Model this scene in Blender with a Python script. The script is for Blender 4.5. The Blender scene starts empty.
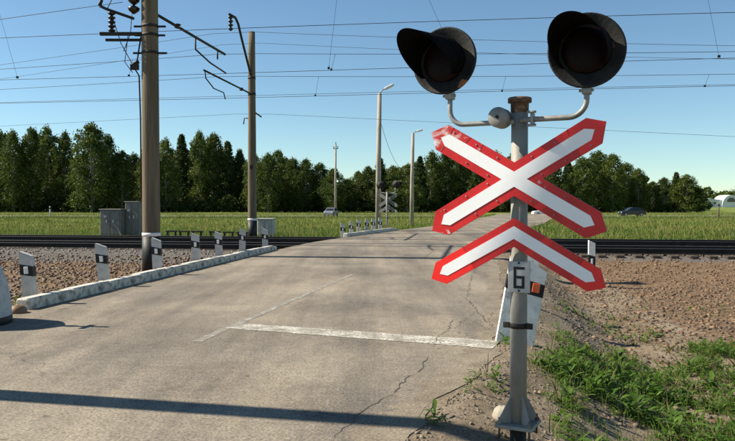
import bpy, math, random
import numpy as np
from mathutils import Vector, Matrix
R = math.radians
random.seed(7); rng = np.random.default_rng(7)
scene = bpy.context.scene
C = scene.collection

# ------------------------------------------------------------------ camera, sky, sun, exposure
CAM_H = 1.5; F = 715.0; HOR = 203.0
cam_d = bpy.data.cameras.new('camera'); cam = bpy.data.objects.new('camera', cam_d); C.objects.link(cam)
cam.location = (0, 0, CAM_H); cam.rotation_euler = (R(90 - 1.40), 0, 0)
cam_d.sensor_width = 36; cam_d.lens = F / 735 * 36; cam_d.clip_end = 6000; cam_d.clip_start = 0.05
scene.camera = cam
SUN_EL = R(40); SH = Vector((0.993, -0.12, 0)).normalized()          # shadows fall this way
world = bpy.data.worlds.new('World'); scene.world = world; world.use_nodes = True
wn = world.node_tree.nodes; sky_n = wn.new('ShaderNodeTexSky'); sky_n.sky_type = 'NISHITA'; sky_n.sun_disc = False
sky_n.sun_elevation = SUN_EL; sky_n.sun_rotation = math.atan2(-SH.x, -SH.y)
sky_n.air_density = 0.9; sky_n.dust_density = 0.0; sky_n.ozone_density = 1.2; sky_n.altitude = 120
wb = wn.new('ShaderNodeMix'); wb.data_type = 'RGBA'; wb.blend_type = 'MULTIPLY'; wb.inputs[0].default_value = 1; wb.inputs[7].default_value = (.83, .995, 1.02, 1)   # camera white balance
world.node_tree.links.new(sky_n.outputs[0], wb.inputs[6]); world.node_tree.links.new(wb.outputs[2], wn['Background'].inputs[0]); wn['Background'].inputs[1].default_value = 0.066
sun_d = bpy.data.lights.new('sun', 'SUN'); sun_d.energy = 4.8; sun_d.angle = R(0.5); sun_d.color = (1.0, 0.912, 0.765)
sun = bpy.data.objects.new('sun', sun_d); C.objects.link(sun); sun.location = (-20, 5, 30)
ray = Vector((SH.x * math.cos(SUN_EL), SH.y * math.cos(SUN_EL), -math.sin(SUN_EL)))
sun.rotation_euler = ray.to_track_quat('-Z', 'Y').to_euler()
vs = scene.view_settings; vs.view_transform = 'Standard'; vs.look = 'None'; vs.gamma = 1; vs.use_curve_mapping = False; vs.exposure = 0.94

# ------------------------------------------------------------------ helpers
def P(px, py, d):                       # a point seen at a picture place, d metres ahead
    return Vector(((px - 367.5) / F * d, d, CAM_H + (HOR - py) / F * d))
TD = Vector((0.988, -0.155)).normalized(); TN = Vector((-TD.y, TD.x)); T0 = Vector((0.0, 25.0))
def TV(u, v, z=0):                      # track coordinates: u along the rails, v across them, away from the camera
    p = T0 + u * TD + v * TN
    return Vector((p.x, p.y, z))
def uv_of(x, y):
    rx, ry = x - T0.x, y - T0.y
    return rx * TD.x + ry * TD.y, rx * TN.x + ry * TN.y

class MB:
    def __init__(s): s.v = []; s.f = []; s.sm = []
    def add(s, vs, fs, smooth=False):
        o = len(s.v); s.v += [tuple(v) for v in vs]
        s.f += [tuple(i + o for i in f) for f in fs]; s.sm += [smooth] * len(fs)
        return s
    def box(s, c, d, rot=None, taper=1.0):
        hx, hy, hz = d[0] / 2, d[1] / 2, d[2] / 2
        vs = [Vector((sx * hx * (taper if sz > 0 else 1), sy * hy * (taper if sz > 0 else 1), sz * hz)) for sz in (-1, 1) for sx, sy in ((-1, -1), (1, -1), (1, 1), (-1, 1))]
        if rot is not None: vs = [rot @ v for v in vs]
        c = Vector(c)
        return s.add([v + c for v in vs], [(3, 2, 1, 0), (4, 5, 6, 7), (0, 1, 5, 4), (1, 2, 6, 5), (2, 3, 7, 6), (3, 0, 4, 7)])
    def bevel_box(s, c, d, b, rot=None):
        hx, hy, hz = d[0] / 2, d[1] / 2, d[2] / 2
        c = Vector(c); rings = []
        for z, ins in ((-hz, b), (-hz + b, 0), (hz - b, 0), (hz, b)):
            X, Y = hx - ins, hy - ins
            k = b if ins == 0 else b * .6
            rings.append([(-X + k, -Y, z), (X - k, -Y, z), (X, -Y + k, z), (X, Y - k, z), (X - k, Y, z), (-X + k, Y, z), (-X, Y - k, z), (-X, -Y + k, z)])
        vs = [Vector(p) for r in rings for p in r]
        if rot is not None: vs = [rot @ v for v in vs]
        fs = [tuple(range(7, -1, -1)), tuple(range(24, 32))]
        for r in range(3):
            for i in range(8):
                j = (i + 1) % 8; fs.append((r * 8 + i, r * 8 + j, r * 8 + 8 + j, r * 8 + 8 + i))
        return s.add([v + c for v in vs], fs)
    def tube(s, pts, r, n=8, cap=True, smooth=True):
        pts = [Vector(p) for p in pts]; rs = r if isinstance(r, (list, tuple)) else [r] * len(pts)
        o = []; prev = None
        for i, p in enumerate(pts):
            t = (pts[min(i + 1, len(pts) - 1)] - pts[max(i - 1, 0)]).normalized()
            if prev is None:
                a = Vector((0, 0, 1)) if abs(t.z) < .9 else Vector((1, 0, 0))
                x = t.cross(a).normalized()
            else: x = (prev - t * prev.dot(t)).normalized()
            prev = x; y = t.cross(x)
            o += [p + (x * math.cos(2 * math.pi * k / n) + y * math.sin(2 * math.pi * k / n)) * rs[i] for k in range(n)]
        fs = [(i * n + k, i * n + (k + 1) % n, (i + 1) * n + (k + 1) % n, (i + 1) * n + k) for i in range(len(pts) - 1) for k in range(n)]
        s.add(o, fs, smooth)
        if cap:
            b = len(s.v) - len(o)
            s.f += [tuple(b + k for k in range(n - 1, -1, -1)), tuple(b + len(o) - n + k for k in range(n))]; s.sm += [False, False]
        return s
    def lathe(s, prof, c=(0, 0, 0), axis='Z', n=24, smooth=True, M=None):
        vs = []
        for r, h in prof:
            for k in range(n):
                a = 2 * math.pi * k / n; p = (r * math.cos(a), r * math.sin(a), h)
                p = Vector(p) if axis == 'Z' else Vector((p[0], -p[2], p[1]))      # axis 'Y': height runs toward -Y
                if M is not None: p = M @ p
                vs.append(p + Vector(c))
        fs = [(i * n + k, i * n + (k + 1) % n, (i + 1) * n + (k + 1) % n, (i + 1) * n + k) for i in range(len(prof) - 1) for k in range(n)]
        s.add(vs, fs, smooth)
        b = len(s.v) - len(vs)
        s.f += [tuple(b + k for k in range(n - 1, -1, -1)), tuple(b + len(vs) - n + k for k in range(n))]; s.sm += [False, False]
        return s
    def prism(s, poly, y0, y1):            # polygon in XZ pushed from y0 (front) to y1 (back)
        n = len(poly)
        vs = [(x, y0, z) for x, z in poly] + [(x, y1, z) for x, z in poly]
        fs = [tuple(range(n)), tuple(range(2 * n - 1, n - 1, -1))] + [(i + n, (i + 1) % n + n, (i + 1) % n, i) for i in range(n)]
        return s.add(vs, fs)
    def mesh(s, name):
        me = bpy.data.meshes.new(name); me.from_pydata(s.v, [], s.f); me.update()
        if any(s.sm): me.polygons.foreach_set('use_smooth', s.sm)
        return me
    def build(s, name, mat, parent=None, loc=None, rz=None):
        me = s.mesh(name)
        me.materials.append(mat)
        o = bpy.data.objects.new(name, me); C.objects.link(o); o.parent = parent
        if loc is not None: o.location = loc
        if rz is not None: o.rotation_euler = (0, 0, rz)
        return o

def np_mesh(name, V, Fq, mat, smooth=False):      # V (n,3), Fq (m,k) arrays
    me = bpy.data.meshes.new(name); k = Fq.shape[1]
    me.vertices.add(len(V)); me.vertices.foreach_set('co', np.ascontiguousarray(V, dtype=np.float32).ravel())
    me.loops.add(Fq.size); me.loops.foreach_set('vertex_index', Fq.astype(np.int32).ravel())
    me.polygons.add(len(Fq)); me.polygons.foreach_set('loop_start', np.arange(0, Fq.size, k, dtype=np.int32))
    me.update(calc_edges=True); me.validate()
    if smooth: me.polygons.foreach_set('use_smooth', [True] * len(Fq))
    me.materials.append(mat)
    return me
def link(name, me, parent=None):
    o = bpy.data.objects.new(name, me); C.objects.link(o); o.parent = parent; return o
def thing(name, label, cat, loc=(0, 0, 0), rz=0, group=None):
    o = bpy.data.objects.new(name, None); C.objects.link(o); o.location = loc; o.rotation_euler = (0, 0, rz)
    o.empty_display_size = .2
    return tag(o, label, cat, group)
def tag(o, label, cat, group=None):
    o['label'] = label; o['category'] = cat
    if group: o['group'] = group
    return o
def kind(o, k, label=None):
    o['kind'] = k
    if label: o['label'] = label
    return o
def copy_tree(o, parent=None):
    c = o.copy(); C.objects.link(c); c.parent = parent
    for ch in o.children: copy_tree(ch, c)
    return c

# ------------------------------------------------------------------ materials
def mat(name, cols, scale=4, rough=.8, bump=0, bscale=None, metal=0, spec=.3, detail=6, stretch=None, spots=None, stops=None):
    m = bpy.data.materials.new(name); m.use_nodes = True; N = m.node_tree.nodes; L = m.node_tree.links
    b = N['Principled BSDF']; b.inputs['Roughness'].default_value = rough; b.inputs['Metallic'].default_value = metal
    b.inputs['Specular IOR Level'].default_value = spec
    tc = N.new('ShaderNodeTexCoord'); mp = N.new('ShaderNodeMapping'); L.new(tc.outputs['Object'], mp.inputs[0])
    if stretch: mp.inputs['Scale'].default_value = stretch
    nz = N.new('ShaderNodeTexNoise'); nz.inputs['Scale'].default_value = scale; nz.inputs['Detail'].default_value = detail; nz.inputs['Roughness'].default_value = .62
    L.new(mp.outputs[0], nz.inputs['Vector'])
    cr = N.new('ShaderNodeValToRGB'); el = cr.color_ramp.elements
    n = len(cols); st = stops or [.32 + .36 * i / max(1, n - 1) for i in range(n)]
    el[0].position = st[0]; el[0].color = (*cols[0], 1)
    el[1].position = st[-1]; el[1].color = (*cols[-1], 1)
    for i in range(1, n - 1): e = el.new(st[i]); e.color = (*cols[i], 1)
    L.new(nz.outputs['Fac'], cr.inputs[0]); out = cr.outputs[0]
    if spots:                                # (colour, scale, threshold low, high)
        sc, ss, lo, hi = spots
        n2 = N.new('ShaderNodeTexNoise'); n2.inputs['Scale'].default_value = ss; n2.inputs['Detail'].default_value = 5; L.new(mp.outputs[0], n2.inputs['Vector'])
        r2 = N.new('ShaderNodeValToRGB'); r2.color_ramp.elements[0].position = lo; r2.color_ramp.elements[1].position = hi; L.new(n2.outputs['Fac'], r2.inputs[0])
        mx = N.new('ShaderNodeMix'); mx.data_type = 'RGBA'; L.new(r2.outputs[0], mx.inputs[0]); L.new(out, mx.inputs[6]); mx.inputs[7].default_value = (*sc, 1); out = mx.outputs[2]
    L.new(out, b.inputs['Base Color'])
    if bump:
        n3 = N.new('ShaderNodeTexNoise'); n3.inputs['Scale'].default_value = bscale or scale * 4; n3.inputs['Detail'].default_value = 5; L.new(mp.outputs[0], n3.inputs['Vector'])
        bp = N.new('ShaderNodeBump'); bp.inputs['Strength'].default_value = bump; bp.inputs['Distance'].default_value = .02
        L.new(n3.outputs['Fac'], bp.inputs['Height']); L.new(bp.outputs[0], b.inputs['Normal'])
    return m
def leafmat(name, cols, trans=.25):          # colour varies leaf by leaf
    m = bpy.data.materials.new(name); m.use_nodes = True; N = m.node_tree.nodes; L = m.node_tree.links
    b = N['Principled BSDF']; b.inputs['Roughness'].default_value = .6; b.inputs['Specular IOR Level'].default_value = .25
    g = N.new('ShaderNodeNewGeometry'); oi = N.new('ShaderNodeObjectInfo')
    ad = N.new('ShaderNodeMath'); ad.operation = 'MULTIPLY_ADD'; L.new(g.outputs['Random Per Island'], ad.inputs[0]); ad.inputs[1].default_value = .5
    ml = N.new('ShaderNodeMath'); ml.operation = 'MULTIPLY'; L.new(oi.outputs['Random'], ml.inputs[0]); ml.inputs[1].default_value = .5; L.new(ml.outputs[0], ad.inputs[2])
    cr = N.new('ShaderNodeValToRGB'); el = cr.color_ramp.elements
    el[0].color = (*cols[0], 1); el[1].color = (*cols[-1], 1)
    for i in range(1, len(cols) - 1): e = el.new(i / (len(cols) - 1)); e.color = (*cols[i], 1)
    L.new(ad.outputs[0], cr.inputs[0]); L.new(cr.outputs[0], b.inputs['Base Color'])
    if trans:
        tr = N.new('ShaderNodeBsdfTranslucent'); L.new(cr.outputs[0], tr.inputs['Color']); mx = N.new('ShaderNodeMixShader'); mx.inputs[0].default_value = trans
        L.new(b.outputs[0], mx.inputs[1]); L.new(tr.outputs[0], mx.inputs[2]); L.new(mx.outputs[0], N['Material Output'].inputs['Surface'])
    return m

M = {}
M['concrete'] = mat('concrete', [(.22, .19, .15), (.34, .30, .24), (.42, .38, .31)], 3, .9, .35, 30, stretch=(1, 1, .25))
M['pole_conc'] = mat('pole_concrete', [(.085, .066, .042), (.145, .115, .076), (.20, .162, .11)], 4.5, .9, .5, 22, stretch=(1, 1, .07), spots=((.06, .05, .038), 3, .55, .75))
M['post_conc'] = mat('post_concrete', [(.34, .34, .325), (.46, .46, .44), (.54, .53, .51)], 9, .9, .3, 60)
M['white_post'] = mat('white_post_paint', [(.55, .53, .48), (.72, .71, .67), (.80, .79, .76)], 7, .8, .2, 50, spots=((.32, .28, .22), 6, .60, .72))
M['black_paint'] = mat('black_paint', [(.010, .010, .011), (.022, .022, .023)], 8, .55, .1, 60)
M['white_paint'] = mat('white_paint', [(.70, .70, .68), (.80, .80, .78)], 12, .6, .05, 60)
M['kerb'] = mat('kerb_limewash', [(.36, .33, .28), (.54, .51, .44), (.70, .67, .60)], 5, .9, .5, 45, spots=((.12, .105, .085), 4.2, .54, .68))
M['steel'] = mat('galvanised_steel', [(.20, .195, .18), (.28, .275, .26), (.33, .32, .30)], 6, .5, .08, 80, metal=.25, spec=.4, spots=((.25, .16, .09), 9, .66, .78))
M['mast'] = mat('mast_grey_paint', [(.185, .175, .15), (.265, .25, .22), (.315, .30, .265)], 5, .55, .1, 60, spec=.3, stretch=(1, 1, .4), spots=((.20, .12, .07), 7, .68, .76))
M['rusty'] = mat('rusty_collar', [(.05, .035, .03), (.16, .10, .06), (.34, .31, .27)], 14, .8, .3, 80)
M['darksteel'] = mat('dark_steel', [(.018, .017, .016), (.05, .042, .035)], 10, .65, .2, 60, metal=.2)
M['rail'] = mat('rail_side_steel', [(.012, .010, .009), (.028, .020, .015)], 5, .7, .2, 60)
M['railtop'] = mat('rail_worn_top', [(.10, .10, .10), (.22, .22, .22)], 6, .35, 0, metal=.8, stretch=(.2, 1, 1))
M['sleeper'] = mat('sleeper_creosote', [(.035, .028, .022), (.085, .07, .055)], 6, .95, .4, 40)
M['head_black'] = mat('signal_head_black', [(.010, .010, .010), (.028, .027, .025)], 7, .6, .15, 45, spec=.25, spots=((.26, .115, .042), 6.5, .65, .69))
M['hood'] = mat('hood_black', [(.004, .004, .004), (.010, .010, .010)], 9, .75, .12, 50, spec=.02)
M['lens'] = mat('dark_red_lens', [(.006, .002, .002), (.010, .003, .003)], 20, .5, 0, spec=.12)
M['red_deep'] = mat('red_sheeting_deep', [(.44, .010, .012), (.58, .014, .016), (.64, .02, .02)], 5, .38, .04, 40, spec=.45, spots=((.62, .40, .38), 15, .70, .75))  # deeper red, main colour of the boards
M['red_vivid'] = mat('red_sheeting_vivid', [(.80, .018, .016), (.88, .025, .02)], 6, .35, .03, 40, spec=.45)  # more vivid red, for patches on the border
M['red_flake'] = mat('red_sheeting_flaked', [(.46, .02, .02), (.52, .03, .03), (.80, .76, .74)], 9, .5, .1, 40, stretch=(1, 1, 1.6))
M['white_film'] = mat('white_sheeting', [(.86, .86, .86), (.90, .90, .90)], 8, .35, .02, 40, spec=.45, spots=((.60, .55, .50), 22, .74, .80))
M['board_back'] = mat('bare_sheet_metal', [(.12, .12, .115), (.19, .19, .18)], 6, .5, .05, 40, metal=.3)
M['plate'] = mat('number_plate_grey', [(.40, .405, .39), (.50, .505, .48)], 12, .6, .05, 40)
M['orange'] = mat('orange_reflector', [(.70, .09, .02), (.80, .14, .03)], 20, .25, 0, spec=.6)
M['paint_line'] = mat('worn_road_paint', [(.20, .18, .145), (.38, .355, .30), (.56, .54, .48)], 4, .9, .2, 90, stops=[.36, .50, .66], spots=((.19, .17, .14), 30, .50, .60))
M['paint_faint'] = mat('faint_road_paint', [(.185, .165, .135), (.22, .205, .17), (.42, .40, .35)], 8, .9, .2, 90, stops=[.36, .50, .72])
M['crack'] = mat('crack_dark', [(.05, .043, .036), (.12, .105, .085)], 20, 1)
M['cab'] = mat('cabinet_grey', [(.14, .13, .112), (.20, .187, .165)], 4, .6, .1, 40)
M['cab_light'] = mat('cabinet_light', [(.34, .34, .32), (.44, .43, .41)], 4, .6, .1, 40)
M['wire'] = mat('wire_dark', [(.02, .022, .025), (.03, .032, .035)], 5, .6)
M['insul'] = mat('insulator_brown', [(.012, .009, .008), (.03, .018, .014)], 10, .25, spec=.5)
M['ballast_st'] = leafmat('ballast_stone', [(.055, .043, .032), (.125, .102, .080), (.23, .195, .155)], 0)
M['brown_st'] = leafmat('brown_stone', [(.06, .036, .022), (.14, .085, .048), (.22, .138, .078), (.30, .22, .145)], 0)
M['sand_st'] = leafmat('soil_clod', [(.14, .11, .078), (.23, .185, .135), (.36, .31, .25)], 0)
M['dark_clod'] = leafmat('dark_clod', [(.06, .042, .028), (.12, .088, .058), (.20, .155, .11)], 0)
M['grass_far'] = leafmat('meadow_grass', [(.10, .125, .022), (.17, .19, .040), (.25, .235, .06), (.31, .27, .095)], .3)
M['grass_green'] = leafmat('meadow_grass_green', [(.065, .105, .017), (.115, .165, .028), (.18, .225, .045)], .3)
M['weed'] = leafmat('weed_leaf', [(.040, .090, .011), (.085, .16, .020), (.155, .24, .042)], .4)
M['weed_dry'] = leafmat('dry_blade', [(.12, .14, .03), (.24, .22, .08), (.30, .24, .12)], .3)
M['tree_a'] = leafmat('birch_leaf', [(.036, .058, .010), (.074, .104, .017), (.125, .158, .031)], .35)
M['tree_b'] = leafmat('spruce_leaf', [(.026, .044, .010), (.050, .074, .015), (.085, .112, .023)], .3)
M['bark'] = mat('bark', [(.05, .04, .03), (.12, .10, .08)], 8, .95, .4, 30)
M['bark_pale'] = mat('pale_bark', [(.16, .15, .13), (.40, .38, .35)], 5, .9, .3, 30, stretch=(1, 1, 3))
M['car_silver'] = mat('silver_car_paint', [(.26, .27, .28), (.31, .32, .33)], 3, .3, spec=.5, metal=.3)
M['car_white'] = mat('white_car_paint', [(.74, .74, .74), (.80, .80, .80)], 3, .25, spec=.5)
M['car_dark'] = mat('dark_car_paint', [(.016, .018, .022), (.022, .025, .03)], 3, .2, spec=.6)
M['glass'] = mat('dark_glass', [(.015, .018, .02), (.02, .024, .028)], 3, .08, spec=.6)
M['tyre'] = mat('tyre', [(.012, .012, .012), (.02, .02, .02)], 8, .9)
M['rim'] = mat('rim', [(.30, .30, .31), (.40, .40, .41)], 8, .4, metal=.6)
M['wall_white'] = mat('white_wall', [(.68, .68, .66), (.78, .78, .76)], 1, .9)
M['roof_grey'] = mat('pale_roof', [(.50, .51, .52), (.62, .63, .64)], 1, .7)
M['lamp'] = mat('lamp_housing', [(.60, .60, .60), (.70, .70, .70)], 5, .35, metal=.3)

def road_mat():
    m = bpy.data.materials.new('old_asphalt'); m.use_nodes = True; N = m.node_tree.nodes; L = m.node_tree.links
    b = N['Principled BSDF']; b.inputs['Roughness'].default_value = .92; b.inputs['Specular IOR Level'].default_value = .2
    tc = N.new('ShaderNodeTexCoord')
    def noise(scale, det, stretch=None, rot=0):
        mp = N.new('ShaderNodeMapping'); L.new(tc.outputs['Object'], mp.inputs[0]); mp.inputs['Rotation'].default_value = (0, 0, rot)
        if stretch: mp.inputs['Scale'].default_value = stretch
        n = N.new('ShaderNodeTexNoise'); n.inputs['Scale'].default_value = scale; n.inputs['Detail'].default_value = det; n.inputs['Roughness'].default_value = .65
        L.new(mp.outputs[0], n.inputs['Vector']); return n.outputs['Fac']
    def ramp(inp, c0, c1, p0, p1):
        r = N.new('ShaderNodeValToRGB'); r.color_ramp.elements[0].position = p0; r.color_ramp.elements[1].position = p1
        r.color_ramp.elements[0].color = (*c0, 1); r.color_ramp.elements[1].color = (*c1, 1); L.new(inp, r.inputs[0]); return r.outputs[0]
    def mul(a, c, f):
        x = N.new('ShaderNodeMix'); x.data_type = 'RGBA'; x.blend_type = 'MULTIPLY'; x.inputs[0].default_value = f; L.new(a, x.inputs[6]); L.new(c, x.inputs[7]); return x.outputs[2]
    base = ramp(noise(.55, 7), (.195, .171, .138), (.272, .242, .198), .36, .66)
    strk = ramp(noise(1.25, 5, (1, .06, 1), R(10)), (.70, .70, .72), (1.12, 1.10, 1.07), .36, .60)     # worn along the lanes
    pat = ramp(noise(.42, 6, (1, .5, 1), R(10)), (.76, .77, .80), (1.08, 1.07, 1.05), .42, .54)
    spk = ramp(noise(48, 4), (.40, .40, .40), (1.5, 1.48, 1.44), .30, .72)                            # aggregate
    mid = ramp(noise(9, 6), (.84, .84, .84), (1.12, 1.11, 1.09), .32, .70)
    out = mul(mul(mul(mul(base, strk, .9), pat, .9), mid, 1.0), spk, .75)
    # dark tar and oil dots
    v = N.new('ShaderNodeTexVoronoi'); v.inputs['Scale'].default_value = 1.5; L.new(tc.outputs['Object'], v.inputs['Vector'])
    dots = ramp(v.outputs['Distance'], (.45, .45, .46), (1, 1, 1), .025, .05); out = mul(out, dots, .9)
    cs_ = ramp(noise(24, 3), (.62, .62, .63), (1.12, 1.11, 1.10), .34, .52); out = mul(out, cs_, .45)      # coarse exposed stone
    st_ = ramp(noise(2.3, 7), (1, 1, 1), (.66, .65, .65), .60, .72); out = mul(out, st_, .8)                 # oil and tar stains
    # hairline crazing
    wv = N.new('ShaderNodeTexVoronoi'); wv.feature = 'DISTANCE_TO_EDGE'; wv.inputs['Scale'].default_value = .8
    ws = N.new('ShaderNodeTexNoise'); ws.inputs['Scale'].default_value = 2.5; L.new(tc.outputs['Object'], ws.inputs['Vector'])
    vm = N.new('ShaderNodeMix'); vm.data_type = 'RGBA'; vm.blend_type = 'ADD'; vm.inputs[0].default_value = .5; L.new(tc.outputs['Object'], vm.inputs[6]); L.new(ws.outputs['Color'], vm.inputs[7]); L.new(vm.outputs[2], wv.inputs['Vector'])
    hair = ramp(wv.outputs['Distance'], (.62, .61, .60), (1, 1, 1), .002, .010)
    msk = ramp(noise(.35, 2), (0, 0, 0), (1, 1, 1), .50, .62)
    x = N.new('ShaderNodeMix'); x.data_type = 'RGBA'; x.blend_type = 'MULTIPLY'; L.new(msk, x.inputs[0]); L.new(out, x.inputs[6]); L.new(hair, x.inputs[7]); out = x.outputs[2]
    at = N.new('ShaderNodeAttribute'); at.attribute_name = 'dirt'
    dm = N.new('ShaderNodeMath'); dm.operation = 'MULTIPLY_ADD'; L.new(noise(4.5, 7), dm.inputs[0]); dm.inputs[1].default_value = 1.5; L.new(at.outputs['Fac'], dm.inputs[2])
    dr_ = ramp(dm.outputs[0], (0, 0, 0), (1, 1, 1), .98, 1.25)
    sc_ = mul(ramp(noise(3, 6), (.16, .132, .098), (.26, .22, .165), .35, .65), spk, .8)
    x = N.new('ShaderNodeMix'); x.data_type = 'RGBA'; L.new(dr_, x.inputs[0]); L.new(out, x.inputs[6]); L.new(sc_, x.inputs[7]); out = x.outputs[2]
    L.new(out, b.inputs['Base Color'])
    bp = N.new('ShaderNodeBump'); bp.inputs['Strength'].default_value = .55; bp.inputs['Distance'].default_value = .008; L.new(noise(60, 4), bp.inputs['Height']); L.new(bp.outputs[0], b.inputs['Normal'])
    return m
M['road'] = road_mat()

def ground_mat():
    m = bpy.data.materials.new('ground_cover'); m.use_nodes = True; N = m.node_tree.nodes; L = m.node_tree.links
    b = N['Principled BSDF']; b.inputs['Roughness'].default_value = .95; b.inputs['Specular IOR Level'].default_value = .1
    tc = N.new('ShaderNodeTexCoord'); at = N.new('ShaderNodeAttribute'); at.attribute_name = 'zone'
    sp = N.new('ShaderNodeSeparateColor'); L.new(at.outputs['Color'], sp.inputs[0])
    def noise(s, d=6):
        n = N.new('ShaderNodeTexNoise'); n.inputs['Scale'].default_value = s; n.inputs['Detail'].default_value = d; n.inputs['Roughness'].default_value = .65; L.new(tc.outputs['Object'], n.inputs['Vector']); return n.outputs['Fac']
    def ramp(inp, cols):
        r = N.new('ShaderNodeValToRGB'); el = r.color_ramp.elements
        el[0].position = cols[0][0]; el[0].color = (*cols[0][1], 1); el[1].position = cols[-1][0]; el[1].color = (*cols[-1][1], 1)
        for p, c in cols[1:-1]: e = el.new(p); e.color = (*c, 1)
        L.new(inp, r.inputs[0]); return r.outputs[0]
    def mixer(fac_sock, noise_sock, a, c):           # zone edge broken up by noise
        s = N.new('ShaderNodeMath'); s.operation = 'SUBTRACT'; L.new(noise_sock, s.inputs[0]); s.inputs[1].default_value = .5
        ad = N.new('ShaderNodeMath'); ad.operation = 'MULTIPLY_ADD'; L.new(s.outputs[0], ad.inputs[0]); ad.inputs[1].default_value = 1.6; L.new(fac_sock, ad.inputs[2])
        r = ramp(ad.outputs[0], [(.42, (0, 0, 0)), (.58, (1, 1, 1))])
        x = N.new('ShaderNodeMix'); x.data_type = 'RGBA'; L.new(r, x.inputs[0]); L.new(a, x.inputs[6]); L.new(c, x.inputs[7]); return x.outputs[2]
    soil = ramp(noise(2.2), [(.30, (.140, .108, .074)), (.5, (.205, .163, .114)), (.70, (.28, .23, .17))])
    grit = ramp(noise(38, 5), [(.30, (.50, .48, .46)), (.5, (1, 1, 1)), (.72, (1.35, 1.33, 1.3))])
    mg = N.new('ShaderNodeMix'); mg.data_type = 'RGBA'; mg.blend_type = 'MULTIPLY'; mg.inputs[0].default_value = .8; L.new(soil, mg.inputs[6]); L.new(grit, mg.inputs[7])
    brown = ramp(noise(7), [(.32, (.085, .053, .031)), (.5, (.155, .102, .062)), (.68, (.235, .168, .11))])
    ball = ramp(noise(16), [(.30, (.055, .048, .042)), (.5, (.12, .108, .095)), (.70, (.22, .20, .18))])
    gr = ramp(noise(.35, 8), [(.30, (.085, .120, .025)), (.48, (.135, .175, .038)), (.62, (.19, .205, .05)), (.74, (.25, .225, .075))])
    nb = noise(1.3, 5)
    c = mixer(sp.outputs[2], nb, mg.outputs[2], brown)
    c = mixer(sp.outputs[1], nb, c, ball)
    c = mixer(sp.outputs[0], nb, c, gr)
    L.new(c, b.inputs['Base Color'])
    bp = N.new('ShaderNodeBump'); bp.inputs['Strength'].default_value = .8; bp.inputs['Distance'].default_value = .03; L.new(noise(18, 6), bp.inputs['Height']); L.new(bp.outputs[0], b.inputs['Normal'])
    return m
M['ground'] = ground_mat()

# ------------------------------------------------------------------ road edges and ground height
LE = np.array([(-10.2, -30), (-6.1, 0), (-4.75, 10.03), (-2.94, 22.8), (-2.2, 27), (-.97, 31.6), (1.3, 38.3), (5.0, 48.8), (14.0, 82), (18.5, 99)])
RE = np.array([(-4.8, -30), (-.45, 0), (0.02, 3.5), (.27, 4.6), (.68, 5.6), (1.2, 6.9), (1.5, 8), (2.1, 11), (4.0, 22), (4.8, 26), (6.3, 33), (8.6, 40), (12.8, 52), (24, 90), (27, 99)])
def Lx(y): return np.interp(y, LE[:, 1], LE[:, 0])
def Rx(y): return np.interp(y, RE[:, 1], RE[:, 0])
def sstep(a, b, x): t = np.clip((x - a) / (b - a), 0, 1); return t * t * (3 - 2 * t)
def wav(x, y, s, k=0): return (np.sin(x * s * 1.3 + k) * np.cos(y * s * 1.1 + 2.1 * k) + np.sin((x + y) * s * 2.3 + 1.7 * k) * .5) / 1.5
FIELD = -0.42
def ground_z(x, y):
    x = np.asarray(x, float); y = np.asarray(y, float)
    dl = Lx(y) - x; dr = x - Rx(y); u, v = uv_of(x, y)
    left = np.where(dl < .35, -.015, -.015 - .47 * sstep(.35, 2.2, dl))
    right = -.005 - .10 * sstep(0.10, .7, dr) - .52 * sstep(.45, 1.9, dr) * (.45 + .55 * sstep(5.5, 8.5, y)) - .20 * (1 - sstep(5.5, 8.5, y)) * sstep(.45, 2.2, dr)
    near_road = np.where(dl > 0, left, right)
    near_road = near_road + np.where((dl > .6) | (dr > .15), .035 * wav(x, y, 1.9, .3) + .02 * wav(x, y, 5.1, 1.2), 0)
    bed = -.20
    kb = np.where(dr > 0, sstep(-4.2, .9, v), sstep(-2.6, -1.3, v)) * (1 - sstep(7.5, 9.0, v))
    far = FIELD + .05 * wav(x, y, .5, .9)
    kr = np.maximum(0, 1 - np.maximum(np.maximum(dl, dr), 0) / 2.5)     # verge rises toward the far road
    far = far * (1 - sstep(0, 1, kr)) + (-.04) * sstep(0, 1, kr)
    z = np.where(v < 8, near_road, far)
    z = z * (1 - kb) + bed * kb
    inroad = (dl < 0) & (dr < 0)
    z = np.where(inroad & (kb < .01), np.where(dr > -.6, -.007, -.05), z)
    z = np.where(inroad & (kb >= .01), np.minimum(-.05, z), z)
    z = np.where(y > 95, FIELD, z)
    return z
def gz(x, y): return float(ground_z(x, y))
def axis(dense0, dense1, step, lo, hi, g=1.22):
    a = list(np.arange(dense0, dense1 + 1e-6, step)); s = step; x = dense1
    while x < hi: s *= g; x += s; a.append(min(x, hi))
    s = step; x = dense0; pre = []
    while x > lo: s *= g; x -= s; pre.append(max(x, lo))
    return np.array(pre[::-1] + a)
ax = axis(-14, 12, .16, -2500, 2500); ay = axis(3, 34, .16, -60, 4000)
GX, GY = np.meshgrid(ax, ay); GZ = ground_z(GX, GY)
nx, ny = len(ax), len(ay)
V = np.stack([GX.ravel(), GY.ravel(), GZ.ravel()], 1)
idx = np.arange(nx * ny).reshape(ny, nx)
Fq = np.stack([idx[:-1, :-1].ravel(), idx[:-1, 1:].ravel(), idx[1:, 1:].ravel(), idx[1:, :-1].ravel()], 1)
gme = np_mesh('ground', V, Fq, M['ground'], True)
gu, gv = uv_of(GX, GY); gdl = Lx(GY) - GX; gdr = GX - Rx(GY)
zb = np.where(gdr > 0, sstep(-1.5, -.6, gv), sstep(-3.4, -2.0, gv)) * (1 - sstep(8.2, 9.6, gv))
zg = np.maximum(sstep(9.0, 10.5, gv), np.maximum(sstep(16, 24, gdl), sstep(14, 22, gdr)) * (1 - zb))
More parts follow.
